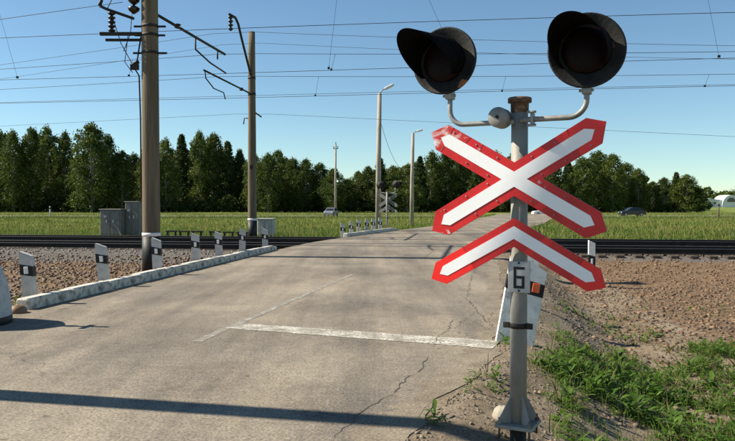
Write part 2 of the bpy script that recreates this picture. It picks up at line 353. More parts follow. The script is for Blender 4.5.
zbr = np.maximum(sstep(.2, .8, gdl), np.maximum(sstep(2.2, 3.8, gdr) * sstep(9, 12.5, GY), .42 * sstep(.8, 1.8, gdr))) * (gv < 0)
zc = np.stack([zg.ravel(), zb.ravel(), zbr.ravel(), np.ones(nx * ny)], 1)
ca = gme.attributes.new('zone', 'FLOAT_COLOR', 'POINT'); ca.data.foreach_set('color', zc.astype(np.float32).ravel())
ground = kind(link('ground', gme), 'structure')

# ------------------------------------------------------------------ road in pieces, split by the rails
def y_on_v(f, v0):
    lo, hi = 5.0, 60.0
    for _ in range(50):
        y = (lo + hi) / 2; x = Lx(y) * (1 - f) + Rx(y) * f
        if uv_of(x, y)[1] < v0: lo = y
        else: hi = y
    return (lo + hi) / 2
def road_piece(name, v0, v1, y0=None, y1=None, nf=40, ns=8, thick=.24, mt='road'):
    vs = []
    for j in range(ns + 1):
        for i in range(nf + 1):
            f = i / nf; a = y0 if v0 is None else y_on_v(f, v0); b = y1 if v1 is None else y_on_v(f, v1)
            y = a + (b - a) * j / ns
            lx, rx = Lx(y), Rx(y)
            jit = (1 if y < 9 else .4) * (.06 * math.sin(y * 2.1) + .045 * math.sin(y * 5.3 + 1) + .02 * math.sin(y * 13.1 + 2) + .012 * math.sin(y * 31.7)) if v1 is not None and v1 < 0.0 else 0
            x = lx * (1 - f) + (rx + jit) * f
            vs.append((x, y, 0))
    n = nf + 1; fs = [(j * n + i, j * n + i + 1, (j + 1) * n + i + 1, (j + 1) * n + i) for j in range(ns) for i in range(nf)]
    ring = [i for i in range(n)] + [j * n + nf for j in range(1, ns + 1)] + [ns * n + i for i in range(nf - 1, -1, -1)] + [j * n for j in range(ns - 1, 0, -1)]
    o = len(vs); vs += [(vs[i][0], vs[i][1], -thick) for i in ring]
    for k in range(len(ring)):
        k2 = (k + 1) % len(ring); fs.append((ring[k2], ring[k], o + k, o + k2))
    b = MB(); b.add(vs, fs)
    ob = b.build(name, M[mt]); va = np.array(vs); e_ = np.clip(1 - (Rx(va[:, 1]) - va[:, 0]) / np.interp(va[:, 1], [0, 5, 9, 30], [.6, .5, .35, .35]), 0, 1)
    e2_ = np.clip(1 - (va[:, 0] - Lx(va[:, 1])) / .35, 0, 1); dirt = np.maximum(e_ ** 1.2, .75 * e2_)
    at_ = ob.data.attributes.new('dirt', 'FLOAT', 'POINT'); at_.data.foreach_set('value', dirt.astype(np.float32))
    return kind(ob, 'structure')
near_road = road_piece('road', None, -.10, y0=-30, ns=260)
road_piece('crossing_deck', .10, 1.42, ns=3); road_piece('crossing_deck', 1.62, 4.50, ns=4); road_piece('crossing_deck', 4.70, 6.02, ns=3)
road_piece('road', 6.22, None, y1=99, ns=60)
hw = MB(); hw.add([(-600, 96, -.32), (600, 96, -.32), (600, 104, -.32), (-600, 104, -.32), (-600, 94, -.6), (600, 94, -.6), (600, 106, -.6), (-600, 106, -.6)], [(0, 1, 2, 3), (4, 5, 1, 0), (3, 2, 6, 7)])
kind(hw.build('road', M['road']), 'structure')

def gp(px, py, z=0.0):                    # picture place to a point on the road plane
    d = (CAM_H - z) * F / (py - HOR); return Vector(((px - 367.5) / F * d, d, z))
def strip(name, a, b, w0, w1, m, z=.004, n=40, parent=None, wob=.012):
    a, b = Vector(a[:2]), Vector(b[:2]); t = (b - a).normalized(); nn = Vector((-t.y, t.x)); vs = []; fs = []
    for i in range(n + 1):
        s = i / n; p = a.lerp(b, s); w = w0 + (w1 - w0) * s
        for sgn in (-1, 1):
            q = p + nn * (sgn * w / 2 + random.uniform(-wob, wob)); vs.append((q.x, q.y, z))
        if i: k = 2 * i; fs.append((k - 2, k - 1, k + 1, k))
    o = MB().add(vs, [f[::-1] for f in fs]).build(name, M[m], parent)
    return o
strip('stop_line', gp(232, 326), gp(497, 345.5), .36, .42, 'paint_line', parent=near_road)
strip('centre_line', gp(196, 342), gp(352, 274.5), .10, .08, 'paint_faint', z=.0025, parent=near_road)
def crack(pts, w, parent, z=.003):
    pts = [gp(*p) for p in pts]; fine = []
    for a, b in zip(pts[:-1], pts[1:]):
        n = max(3, int((b - a).length / .07)); t = (b - a).normalized(); nn = Vector((-t.y, t.x, 0))
        fine += [a.lerp(b, i / n) + nn * random.uniform(-.028, .028) for i in range(n)]
    fine.append(pts[-1]); vs = []; fs = []
    for i, p in enumerate(fine):
        t = (fine[min(i + 1, len(fine) - 1)] - fine[max(0, i - 1)]).normalized(); nn = Vector((-t.y, t.x, 0))
        ww = .42 * w * random.uniform(.1, 1.3) * (min(1, i / 4, (len(fine) - 1 - i) / 4) + .05)
        vs += [(p.x - nn.x * ww, p.y - nn.y * ww, z), (p.x + nn.x * ww, p.y + nn.y * ww, z)]
        if i: k = 2 * i; fs.append((k, k + 1, k - 1, k - 2))
    MB().add(vs, fs).build('crack', M['crack'], parent)
crack([(332, 441), (352, 423), (376, 404), (398, 389), (412, 377), (424, 366), (431, 354)], .012, near_road)
crack([(431, 349), (440, 336), (446, 332), (453, 320), (450, 322)], .010, near_road, .0055)
crack([(472, 276), (467, 299), (478, 311), (494, 329)], .016, near_road)
crack([(494, 329), (488, 318), (497, 310)], .012, near_road)
crack([(472, 276), (480, 262), (478, 254)], .014, near_road)
crack([(478, 311), (462, 322), (456, 330)], .008, near_road)
crack([(445, 262), (424, 258), (436, 249)], .02, near_road)
crack([(398, 389), (420, 392), (436, 388)], .007, near_road)

# ------------------------------------------------------------------ railway tracks
def rail_mesh(l0, l1):
    prof = [(-.075, -.19), (.075, -.19), (.075, -.175), (.012, -.155), (.010, -.05), (.037, -.038), (.037, -.004), (.030, .004), (-.030, .004), (-.037, -.004), (-.037, -.038), (-.010, -.05), (-.012, -.155), (-.075, -.175)]
    b = MB(); n = len(prof); vs = [(l0, y, z) for y, z in prof] + [(l1, y, z) for y, z in prof]
    b.add(vs, [(i, (i + 1) % n, (i + 1) % n + n, i + n) for i in range(n)] + [tuple(range(n))[::-1], tuple(range(n, 2 * n))])
    me = b.mesh('rail'); me.materials.append(M['rail']); me.materials.append(M['railtop']); me.polygons[7].material_index = 1
    return me
rail_me = rail_mesh(-140, 140)
TA = math.atan2(TD.y, TD.x)
sl_me = MB().bevel_box((0, 0, 0), (.26, 2.75, .20), .02).mesh('sleeper'); sl_me.materials.append(M['sleeper'])
for v0, lab in ((0, 'nearer railway track with black rails on creosoted sleepers crossing the road'), (4.6, 'farther railway track running along the edge of the grassy field')):
    t = thing('railway_track', lab, 'railway track', TV(0, v0 + .76, 0), TA, 'the two parallel railway tracks')
    for s in (-.76, .76):
        r = link('rail', rail_me, t); r.location = (0, s, .003)
    for k in range(-56, 57):
        uu = k * .56 + random.uniform(-.03, .03); p = TV(uu, v0 + .76)
        if Lx(p.y) - 1.0 < p.x < Rx(p.y) + 1.0: continue
        o = link('sleeper', sl_me, t); o.location = (uu, random.uniform(-.04, .04), -.287)

# ------------------------------------------------------------------ stones (stuff)
def chunks(n, pos_fn, smin, smax, name, m, label, sink=.25, flat=.7):
    base = np.array([(1, 0, 0), (-1, 0, 0), (0, 1, 0), (0, -1, 0), (0, 0, 1), (0, 0, -1), (.6, .6, .55), (-.6, .6, .55), (-.6, -.6, .55), (.6, -.6, .55)])
    tri = np.array([(0, 6, 9), (2, 7, 6), (1, 8, 7), (3, 9, 8), (4, 9, 6), (4, 6, 7), (4, 7, 8), (4, 8, 9), (0, 2, 6), (2, 1, 7), (1, 3, 8), (3, 0, 9)])
    xy = pos_fn(n); n = len(xy); s = smin + (smax - smin) * rng.random(n) ** 2.2
    a = rng.random(n) * 2 * np.pi; v = base[None] * (1 + rng.uniform(-.3, .3, (n, len(base), 1)))
    sc = np.stack([s * rng.uniform(.7, 1.3, n), s * rng.uniform(.7, 1.3, n), s * flat * rng.uniform(.7, 1.2, n)], 1)
    v = v * sc[:, None, :] / 2; ca_, sa = np.cos(a)[:, None], np.sin(a)[:, None]
    X = v[..., 0] * ca_ - v[..., 1] * sa; Y = v[..., 0] * sa + v[..., 1] * ca_
    z = ground_z(xy[:, 0], xy[:, 1]) + s * flat * (.5 - sink) * .5
    W = np.stack([X + xy[:, :1], Y + xy[:, 1:], v[..., 2] + z[:, None]], -1)
    Fi = tri[None] + (np.arange(n) * len(base))[:, None, None]
    return kind(link(name, np_mesh(name, W.reshape(-1, 3), Fi.reshape(-1, 3), m)), 'stuff', label)
def offroad(p, mar=.1):
    return p[(Lx(p[:, 1]) - p[:, 0] > mar + .15) | (p[:, 0] - Rx(p[:, 1]) > mar)]
def ballast_pos(n):
    u = rng.uniform(-34, 34, n); v = rng.uniform(-2.7, 8.6, n)
    k = (rng.random(n) < np.where(v < .4, 1, .38)) & ((u < 2) | (v > -.35)); u, v = u[k], v[k]
    return offroad(np.stack([T0.x + u * TD.x + v * TN.x, T0.y + u * TD.y + v * TN.y], 1), .3)
chunks(36000, ballast_pos, .04, .11, 'ballast', M['ballast_st'], 'grey crushed stone ballast under and beside the rails')
def brown_left(n):
    y = rng.uniform(4, 26, n); x = Lx(y) - .35 - rng.random(n) ** 1.2 * 14; p = np.stack([x, y], 1); return p[uv_of(p[:, 0], p[:, 1])[1] < -1.9]
chunks(24000, brown_left, .03, .13, 'rubble', M['brown_st'], 'rusty brown stone rubble filling the ground behind the left kerb')
def brown_right(n):
    y = rng.uniform(10, 27, n); x = Rx(y) + 1.6 + rng.random(n) * 12; p = np.stack([x, y], 1)
    return p[(uv_of(p[:, 0], p[:, 1])[1] < -.62) & (rng.random(n) < np.clip((x - Rx(y) - 1) / 3, .15, 1))]
chunks(15000, brown_right, .02, .10, 'rubble', M['brown_st'], 'brown gravel scattered on the bank in front of the right-hand rails')
def sand_right(n):
    y = 3.5 + rng.random(n) ** 1.3 * 14; x = Rx(y) + rng.random(n) ** 1.4 * 4.2; return np.stack([x, y], 1)
chunks(14000, sand_right, .005, .034, 'soil_clods', M['sand_st'], 'sandy clods and pebbles on the bare road shoulder')
def dark_clods(n):
    y = rng.uniform(6, 18, n); x = Rx(y) + .9 + rng.random(n) * 7; return np.stack([x, y], 1)
chunks(9000, dark_clods, .012, .075, 'soil_clods', M['dark_clod'], 'dark brown clods strewn over the right-hand bank', sink=.3)
def big_stones(n):
    y = rng.uniform(4.2, 18, n); x = Rx(y) + .35 + rng.random(n) * 5; return np.stack([x, y], 1)
chunks(150, big_stones, .03, .13, 'stones', M['brown_st'], 'loose brown stones lying on the right-hand bank', sink=.35)

# ------------------------------------------------------------------ kerbs
def kerb(label, ys, seg, group, h=.16):
    root = None; y = ys[0]; k = 0
    while y < ys[1] - .05:
        y2 = min(ys[1], y + seg); a = Vector((float(Lx(y)), y, 0)); b = Vector((float(Lx(y2)), y2, 0))
        if root is None: root = thing('kerb', label, 'kerb', a, 0, group)
        d = b - a; ln = d.length - .012; c = (a + b) / 2 - a * 0
        yaw = math.atan2(d.y, d.x); n = Vector((-d.y, d.x, 0)).normalized()
        last = y2 >= ys[1] - .06
        hh = h + random.uniform(-.012, .012) - (.05 if last else 0)
        rot = Matrix.Rotation(yaw + random.uniform(-.008, .008), 3, 'Z') @ Matrix.Rotation(random.uniform(-.006, .006) + (.03 if last else 0), 3, 'Y')
        bb = MB().bevel_box((0, 0, 0), (ln, .19, hh + .2), .022, rot)
        o = bb.build('kerb_stone', M['kerb'], root); o.location = c + n * (.097 + random.uniform(-.008, .008)) + Vector((0, 0, hh / 2 - .1)) - root.location
        y = y2; k += 1
    return root
kerb('long whitewashed kerb along the left side of the near road', (10.0, 23.0), 1.15, 'limewashed kerbs')
kerb('short pale kerb left of the road beyond the tracks', (31.8, 39.4), 1.15, 'limewashed kerbs')

# ------------------------------------------------------------------ marker posts
def make_post(name, label, w, h, t, m, band=.20, bandz=None, refl='white_paint', rw=.34, group=None, sides=True):
    root = thing(name, label, 'marker post', group=group); buried = .35
    b = MB().prism([(-w / 2, -buried), (w / 2, -buried), (w / 2, h - .10 * w / .23), (-w / 2 + .01, h), (-w / 2, h - .012)], -t / 2, t / 2)
    b.build('slab', M[m], root)
    bz = bandz or h * .64
    k = MB().prism([(-w / 2 - .004, bz - band / 2 + .02), (w / 2 + .004, bz - band / 2 - .02), (w / 2 + .004, bz + band / 2 - .03), (-w / 2 - .004, bz + band / 2 + .02)], -t / 2 - .004, t / 2 + .004).build('band', M['black_paint'], root)
    MB().bevel_box((0, -t / 2 - .010, bz), (w * rw, .014, band * .66), .004).build('reflector', M[refl], k)
    return root
GP = 'marker posts along the left kerb'
spots = [((30, 303), -5, 'leftmost grey marker post, at the near end of the left kerb'),
         ((104, 286), -5, 'second grey marker post from the left along the kerb'),
         ((157.5, 274.5), -2, 'grey marker post overlapping the black foot of the nearer concrete pole'),
         ((196, 264), -2, 'grey marker post just right of the nearer concrete pole, fourth along the kerb'),
         ((219, 257.5), -2, 'fifth marker post along the left kerb, midway between the two big poles'),
         ((242, 252.5), 1, 'sixth marker post along the left kerb, close before the far concrete pole'),
         ((265, 248.5), 0, 'last grey marker post, in front of the pale box at the kerb end')]
proto = None
for (px, py), lean, lab in spots:
    y = 1.5 * F / (py - HOR); x = (px - 367.5) / F * y; x = min(x, float(Lx(y)) - .34)
    if proto is None: proto = make_post('marker_post', lab, .185, .80, .10, 'post_conc', band=.16, group=GP); o = proto
    else: o = copy_tree(proto)
    o['label'] = lab; o.location = (x, y, gz(x, y)); o.rotation_euler = (R(random.uniform(-2, 2)), R(lean), R(random.uniform(-4, 8)))
lab_far = ['nearest of the small marker posts lined up beyond the tracks', 'second small marker post beyond the tracks', 'third small marker post beyond the tracks', 'fourth small marker post beyond the tracks', 'fifth small marker post beyond the tracks', 'farthest small marker post beyond the tracks, beside the lamp post']
for k in range(6):
    o = copy_tree(proto); y = 32.4 + k * 1.05; x = float(Lx(y)) - .42
    o['label'] = lab_far[k]; o['group'] = 'small marker posts beyond the tracks'; o.location = (x, y, gz(x, y)); o.rotation_euler = (0, R(random.uniform(-3, 3)), R(5))
wp = make_post('marker_post', 'leaning white marker post with orange reflector behind the signal mast', .40, .98, .13, 'white_post', band=.15, bandz=.62, refl='orange', rw=.20)
for c_ in wp.children:
    for g_ in c_.children: g_.location.x = .115
wx, wy = 1.60, 7.75
wp.location = (wx, wy, gz(wx, wy)); wp.rotation_euler = (R(-2), R(10), R(-6))
sp_ = make_post('marker_post', 'small white and black post in front of the rails right of the crossing', .16, 1.18, .14, 'white_post', band=.5, bandz=.55, refl='white_paint', rw=.3)
sx, sy = 5.65, 18.0; sp_.location = (sx, sy, gz(sx, sy)); sp_.rotation_euler = (0, 0, R(-9))
# posts hidden behind the mast: their shadows fall on the bank
for k, (hx, hy, lean, lab) in enumerate([(2.42, 10.7, 3, 'white marker post mostly hidden behind the number plate'), (2.80, 12.4, 1, 'farther white marker post hidden behind the signal mast')]):
    o = copy_tree(wp); o['label'] = lab; o.location = (hx, hy, gz(hx, hy)); o.rotation_euler = (0, R(lean), R(-8)); o.scale = (.5, .9, .86)

# limewashed concrete bollard cut by the left picture edge
bx, by = -4.97, 8.85
bo = thing('bollard', 'rounded whitewashed concrete bollard at the left edge of the picture', 'bollard', (bx, by, gz(bx, by)))
MB().lathe([(.49, -.3), (.50, .0), (.495, .25), (.46, .50), (.38, .72), (.24, .87), (.07, .925)], n=24).build('body', M['post_conc'], bo)
MB().lathe([(.505, -.02), (.505, .10), (.498, .11)], n=24).build('foot_band', M['black_paint'], bo)
MB().tube([(0, 0, .86), (0, 0, 1.55)], .035, 8).tube([(-.1, 0, .86), (-.16, 0, 1.05), (0, 0, 1.2), (.16, 0, 1.05), (.1, 0, .86)], .04, 8).tube([(0, -.16, 1.32), (0, .12, 1.36)], .03, 8).build('shadow_bar', M['darksteel'], bo)  # unseen bar, loop and crosspiece, added to lengthen the bollard's shadow

# ------------------------------------------------------------------ crossing signal
SX, SY = 1.012, 4.77
def make_signal(label):
    root = thing('crossing_signal', label, 'crossing signal', (SX, SY, 0), R(-27))
    mast = MB().lathe([(.056, .035), (.056, .70), (.0555, 1.2), (.055, 2.16)], n=28).build('mast', M['mast'], root)
    MB().lathe([(.059, 2.10), (.060, 2.165), (.078, 2.166), (.078, 2.195), (.07, 2.2)], n=24).build('top_collar', M['rusty'], root)
    MB().bevel_box((0, 0, .02), (.25, .25, .024), .004).build('base_plate', M['mast'], root)
    for a in (45, 135, 225, 315):
        rot = Matrix.Rotation(R(a), 3, 'Z'); t = .006
        vs = [rot @ Vector(p) for p in [(.05, -t, .033), (.150, -t, .033), (.150, -t, .05), (.05, -t, .22), (.05, t, .033), (.150, t, .033), (.150, t, .05), (.05, t, .22)]]
        MB().add(vs, [(0, 1, 2, 3), (7, 6, 5, 4), (0, 4, 5, 1), (1, 5, 6, 2), (2, 6, 7, 3), (3, 7, 4, 0)]).build('gusset', M['mast'], root)
    for sx_ in (-1, 1):
        for sy_ in (-1, 1):
            MB().lathe([(.008, -.06), (.008, .075)], (sx_ * .100, sy_ * .100, 0), n=8).lathe([(.019, .033), (.019, .05)], (sx_ * .100, sy_ * .100, 0), n=6, smooth=False).build('anchor_bolt', M['rusty'], root)
    MB().lathe([(.055, -.5), (.055, .007)], n=16).build('foundation_pipe', M['darksteel'], root)
    # strap on the mast
    MB().lathe([(.0585, .665), (.0585, .70)], n=24).bevel_box((-.078, -.02, .683), (.045, .010, .04), .003).bevel_box((.078, -.02, .683), (.045, .010, .04), .003).build('strap', M['darksteel'], root)
    # boards
    ca_ = 1.005
    def arm_pts(k, a, hwid, sh, tip, sgn):      # one arm's shoulder, tip, shoulder
        e = Vector((math.cos(a), math.sin(a))); n = Vector((-e.y, e.x))
        return [e * (sh + .004) - n * hwid, e * tip + n * hwid * .10 * sgn, e * sh + n * hwid]
    A = R(30.2)
    def saltire(hwid, sh, tip, zc, yf, yb):
        poly = []
        for a, notch in ((A, Vector((0, hwid / math.cos(A)))), (math.pi - A, Vector((-hwid / math.sin(A), 0))), (math.pi + A, Vector((0, -hwid / math.cos(A)))), (-A, Vector((hwid / math.sin(A), 0)))):
            poly += arm_pts(0, a, hwid, sh, tip, 1); poly.append(notch)
        b = MB(); pts = [(p.x / ca_, zc + p.y) for p in poly]; n = len(pts)
        # faces: centre piece and four arms, so the polygon stays simple
        vs = [(x, yf, z) for x, z in pts] + [(x, yb, z) for x, z in pts]
        fs = [(3, 7, 11, 15), (31, 27, 23, 19)]
        for k in range(4):
            i0 = (4 * k - 1) % n; fs.append((i0, 4 * k, 4 * k + 1, 4 * k + 2, 4 * k + 3)); fs.append(tuple(q + n for q in (4 * k + 3, 4 * k + 2, 4 * k + 1, 4 * k, i0)))
        fs += [(i + n, (i + 1) % n + n, (i + 1) % n, i) for i in range(n)]
        return b.add(vs, fs)
    ZC = 1.655
    sal = saltire(.094, .580, .670, ZC, -.125, -.113).build('saltire', M['red_deep'], root)
    saltire(.042, .536, .588, ZC, -.129, -.1255).build('white_cross', M['white_film'], sal)
    def chev(hwid, sh, tip, za, yf, yb):       # za: apex of the board's centre line
        B = R(29.6); out = []
        eR = Vector((math.cos(B), -math.sin(B))); nR = Vector((math.sin(B), math.cos(B)))
        up = Vector((0, hwid / math.cos(B)))
        right = [eR * sh + nR * hwid, eR * tip, eR * sh - nR * hwid]
        poly = [-up] + [Vector((p.x, p.y)) for p in right[::-1]] + [up] + [Vector((-p.x, p.y)) for p in right]
        pts = [(p.x / ca_, za + p.y) for p in poly]; n = 8
        vs = [(x, yf, z) for x, z in pts] + [(x, yb, z) for x, z in pts]
        fs = [(0, 1, 2, 3, 4), (0, 4, 5, 6, 7), (12, 11, 10, 9, 8), (15, 14, 13, 12, 8)] + [(i + n, (i + 1) % n + n, (i + 1) % n, i) for i in range(n)]
        return MB().add(vs, fs)
    ch = chev(.082, .585, .668, 1.308, -.125, -.113).build('chevron', M['red_deep'], root)
    chev(.036, .548, .594, 1.308, -.129, -.1255).build('white_chevron', M['white_film'], ch)
    for bd in (sal, ch):
        bd.data.materials.append(M['board_back'])
        for pl_ in bd.data.polygons:
            if pl_.normal.y > -.5: pl_.material_index = 1
    def patch(par, m, name, ang, c, along, across, flip=1):  # patches of more vivid or flaked red on the border: (along0, along1) x (across0, across1) of an arm
        e = Vector((math.cos(ang), math.sin(ang))); n = Vector((-e.y, e.x))
        def q(s, t): p = e * s + n * t; return (p.x / ca_, c + p.y)
        (s0, s1), (t0, t1) = along, across; k = .012 * flip
        pts = [q(s0, t0), q(s1, t0), q(s1 + k, t1), q(s0 + k, t1)]
        if e.cross(n) < 0: pts = pts[::-1]
        MB().prism(pts, -.1265, -.1245).build(name, M[m], par)
    def tip_patch(par, m, ang, c, sh, tip, hwid, whw, wtip, wsh, start, k=.1):
        e = Vector((math.cos(ang), math.sin(ang))); n = Vector((-e.y, e.x))
        o = [e * start - n * hwid, e * sh - n * hwid, e * tip + n * hwid * k, e * sh + n * hwid, e * start + n * hwid]
        i = [e * start - n * whw, e * wsh - n * whw, e * wtip, e * wsh + n * whw, e * start + n * whw]
        pts = [(p.x / ca_, c + p.y) for p in o + i]
        vs = [(x, y, z) for y in (-.1265, -.1245) for x, z in pts]
        fs = [(a, a + 1, a + 6, a + 5) for a in range(4)] + [(a + 10, a + 11, a + 1, a) for a in range(4)] + [(0, 5, 15, 10), (4, 14, 19, 9)]
        MB().add(vs, fs).build('border_patch', M[m], par)
    h1 = .0935
    tip_patch(sal, 'red_vivid', A, ZC, .580, .669, h1, .043, .590, .537, .44)
    patch(sal, 'red_vivid', 'border_patch', A, ZC, (.40, .439), (.043, h1))
    tip_patch(sal, 'red_flake', math.pi - A, ZC, .580, .669, h1, .043, .590, .537, .54)
    patch(sal, 'red_flake', 'border_patch', math.pi - A, ZC, (.40, .52), (-h1, -.043))
    patch(sal, 'red_flake', 'border_patch', math.pi - A, ZC, (.300, .322), (-h1, -.043), 0)
    patch(sal, 'red_vivid', 'border_patch', -A, ZC, (.205, .255), (-h1, -.043))
    patch(sal, 'red_flake', 'border_patch', -A, ZC, (.17, .205), (.043, .066), 0)
    patch(sal, 'red_flake', 'border_patch', math.pi + A, ZC, (.562, .58), (.046, .09), 0)
    h2 = .0815; B = R(29.6)
    tip_patch(ch, 'red_vivid', math.pi + B, 1.308, .585, .667, h2, .037, .596, .549, .36, 0)
    patch(ch, 'red_vivid', 'border_patch', -B, 1.308, (.18, .235), (.037, h2)); patch(ch, 'red_vivid', 'border_patch', -B, 1.308, (.12, .17), (-h2, -.037))
    tip_patch(ch, 'red_vivid', -B, 1.308, .585, .667, h2, .037, .596, .549, .47, 0)
    # rivets
    for ang in (A, math.pi - A, math.pi + A, -A):
        for s, t in ((.17, .066), (.34, .066), (.17, -.066), (.34, -.07), (.52, -.068)):
            e = Vector((math.cos(ang), math.sin(ang))); n = Vector((-e.y, e.x)); p = e * s + n * t
            MB().lathe([(.0055, 0), (.0055, .003), (.003, .005)], (p.x / ca_, -.1266, ZC + p.y), 'Y', 8).build('rivet', M['steel'], sal)
    # brackets between mast and boards
    MB().box((0, -.085, 1.70), (.05, .06, .04)).box((0, -.085, 1.60), (.05, .06, .04)).lathe([(.059, 1.64), (.059, 1.66)], n=20).build('board_bracket', M['steel'], root)
    MB().box((0, -.085, 1.33), (.05, .06, .05)).build('board_bracket', M['steel'], root)
    # letter plate
    pz = 1.015
    pl = MB().bevel_box((.024, -.085, pz), (.146, .008, .205), .003).build('letter_plate', M['plate'], root)
    st = .017; w_, h_ = .072, .142; z0 = pz - .075; xl = -.011
    L_ = MB()
    for (cx, cz, dx, dz) in ((xl + st / 2, z0 + h_ / 2, st, h_), (xl + w_ / 2 + st / 2, z0 + h_ - st / 2, w_ - st, st), (xl + w_ / 2 + st / 2, z0 + h_ * .52, w_ - st, st), (xl + w_ / 2 + st / 2, z0 + st / 2, w_ - st, st), (xl + w_ - st / 2, z0 + st + (h_ * .52 - 1.5 * st) / 2, st, h_ * .52 - 1.5 * st)):
        L_.box((cx, -.0905, cz), (dx, .003, dz))
    L_.build('letter', M['black_paint'], pl)
    for zz in (pz + .092, pz - .090): MB().lathe([(.007, 0), (.007, .004), (.004, .006)], (.024, -.089, zz), 'Y', 8).build('screw', M['darksteel'], pl)
    MB().box((0, -.064, pz), (.05, .034, .05)).build('board_bracket', M['steel'], root)
    # arms
    AZ = 2.035
    def bend(x0, x1, z0, z1, r, y):
        s = 1 if x1 > x0 else -1; pts = [(x0, y, z0), (x0 + (x1 - x0) * .4, y, z0)]
        for k in range(9):
            a = R(90) * k / 8; pts.append((x1 - s * r + s * r * math.sin(a), y, z0 + r - r * math.cos(a)))
        pts.append((x1, y, z1)); return pts
    HLx, HLz, HRx, HRz = -.505, 2.475, .442, 2.455
    MB().tube(bend(-.02, HLx + .035, AZ, HLz - .10, .10, -.055), .017, 12).build('arm', M['steel'], root)
    MB().tube(bend(.02, HRx, AZ + .01, HRz - .12, .11, -.055), .018, 12).build('arm', M['steel'], root)
    MB().lathe([(.067, -.06), (.067, .05), (.060, .062), (.02, .064)], (-.105, -.10, AZ + .025), 'Y', 24).build('junction_box', M['steel'], root)
    MB().lathe([(.012, 0), (.012, .005)], (-.105, -.164, AZ + .025), 'Y', 8).build('screw', M['darksteel'], root)
    for cx in (.10, -.22):
        if cx > 0: MB().bevel_box((cx, -.055, AZ + .01), (.022, .05, .085), .004).tube([(cx - .03, -.085, AZ + .055), (cx + .03, -.085, AZ + .055)], .008, 8).tube([(cx - .03, -.085, AZ - .03), (cx + .03, -.085, AZ - .03)], .008, 8).build('clamp', M['steel'], root)
    for hx, hz, rr, yaw, lab in ((HLx, HLz, .232, -2, -17), (HRx, HRz, .238, 10, -15)):
        Rm = Matrix.Rotation(R(yaw), 3, 'Z') @ Matrix.Rotation(R(-4), 3, 'X'); c = (hx, -.075, hz); Rh = Matrix.Rotation(R(yaw + lab), 3, 'Z') @ Matrix.Rotation(R(3), 3, 'X')
        hd = MB().lathe([(.02, -.22), (.09, -.21), (.13, -.16), (.145, -.03), (.15, -.012), (rr - .01, -.012), (rr, -.006), (rr, .010), (rr - .006, .016), (rr - .014, .010), (.12, .004), (.118, -.02)], c, 'Y', 48, M=Rm).build('signal_head', M['head_black'], root)
        MB().lathe([(.150, .012), (.145, .022), (.11, .034), (.06, .043), (.01, .046)], c, 'Y', 32, M=Rm).build('lens', M['lens'], hd)
        # hood: an open half tube, longest on top
        vs = []; na, nl = 36, 6; hr = .162
        for side in (0, 1):
            for i in range(nl + 1):
                for k in range(na + 1):
                    a = R(-40) + R(260) * k / na          # 90 deg is the top
                    top = max(0.0, math.sin(a) * .5 + .5); ln = (.03 + .36 * top ** 1.1)
                    s = i / nl; rad = hr + .012 * s - (.004 if side else 0)
                    p = Vector((rad * math.cos(a), -(.008 + ln * s), rad * math.sin(a))); vs.append(Vector(c) + Rh @ p)
        n1 = na + 1; off = (nl + 1) * n1; fs = []
        for i in range(nl):
            for k in range(na):
                q = i * n1 + k; fs.append((q, q + 1, q + n1 + 1, q + n1)); fs.append((off + q + n1, off + q + n1 + 1, off + q + 1, off + q))
        for k in range(na): q = nl * n1 + k; fs.append((q, q + 1, off + q + 1, off + q))
        for i in range(nl):
            for q in (i * n1, i * n1 + na): fs.append((q, q + n1, off + q + n1, off + q))
        MB().add(vs, fs, True).build('hood', M['hood'], hd)
        MB().bevel_box((hx + (.035 if hx < 0 else 0), -.055, hz - rr - .005), (.055, .06, .06), .006).tube([(hx - .045 + (.035 if hx < 0 else 0), -.07, hz - rr - .01), (hx + .045 + (.035 if hx < 0 else 0), -.07, hz - rr - .01)], .010, 8).build('clamp', M['steel'], root)
    return root
sig = make_signal('tall crossing signal with red and white cross, chevron and two black lamps')
sig.location.z = .0
far_sig = copy_tree(sig); fx, fy = .98 + .25, 38.4
far_sig['label'] = 'distant crossing signal seen from behind beside the far lamp post'
far_sig.location = (1.05, fy, gz(1.05, fy) + .06); far_sig.rotation_euler = (0, 0, R(180 - 30))

# whitewashed stone behind the mast foot
def rock(name, label, x, y, s, m, cat='stone'):
    b = MB(); prof = [(.2, -.5), (.5, -.45), (.62, -.1), (.55, .25), (.36, .45), (.12, .52)]
    b.lathe([(r * s, h * s) for r, h in prof], n=9)
    b.v = [(v[0] * random.uniform(.85, 1.15), v[1] * random.uniform(.85, 1.15), v[2] * random.uniform(.9, 1.1)) for v in b.v]
    o = b.build(name, m, loc=(x, y, gz(x, y) + .28 * s)); return tag(o, label, cat)
rock('stone', 'pale concrete lump lying just behind the foot of the signal mast', .97, 5.12, .12, M['concrete'])
rock('stone', 'brownish stone at the near end of the left kerb', -4.78, 9.75, .20, M['brown_st'])

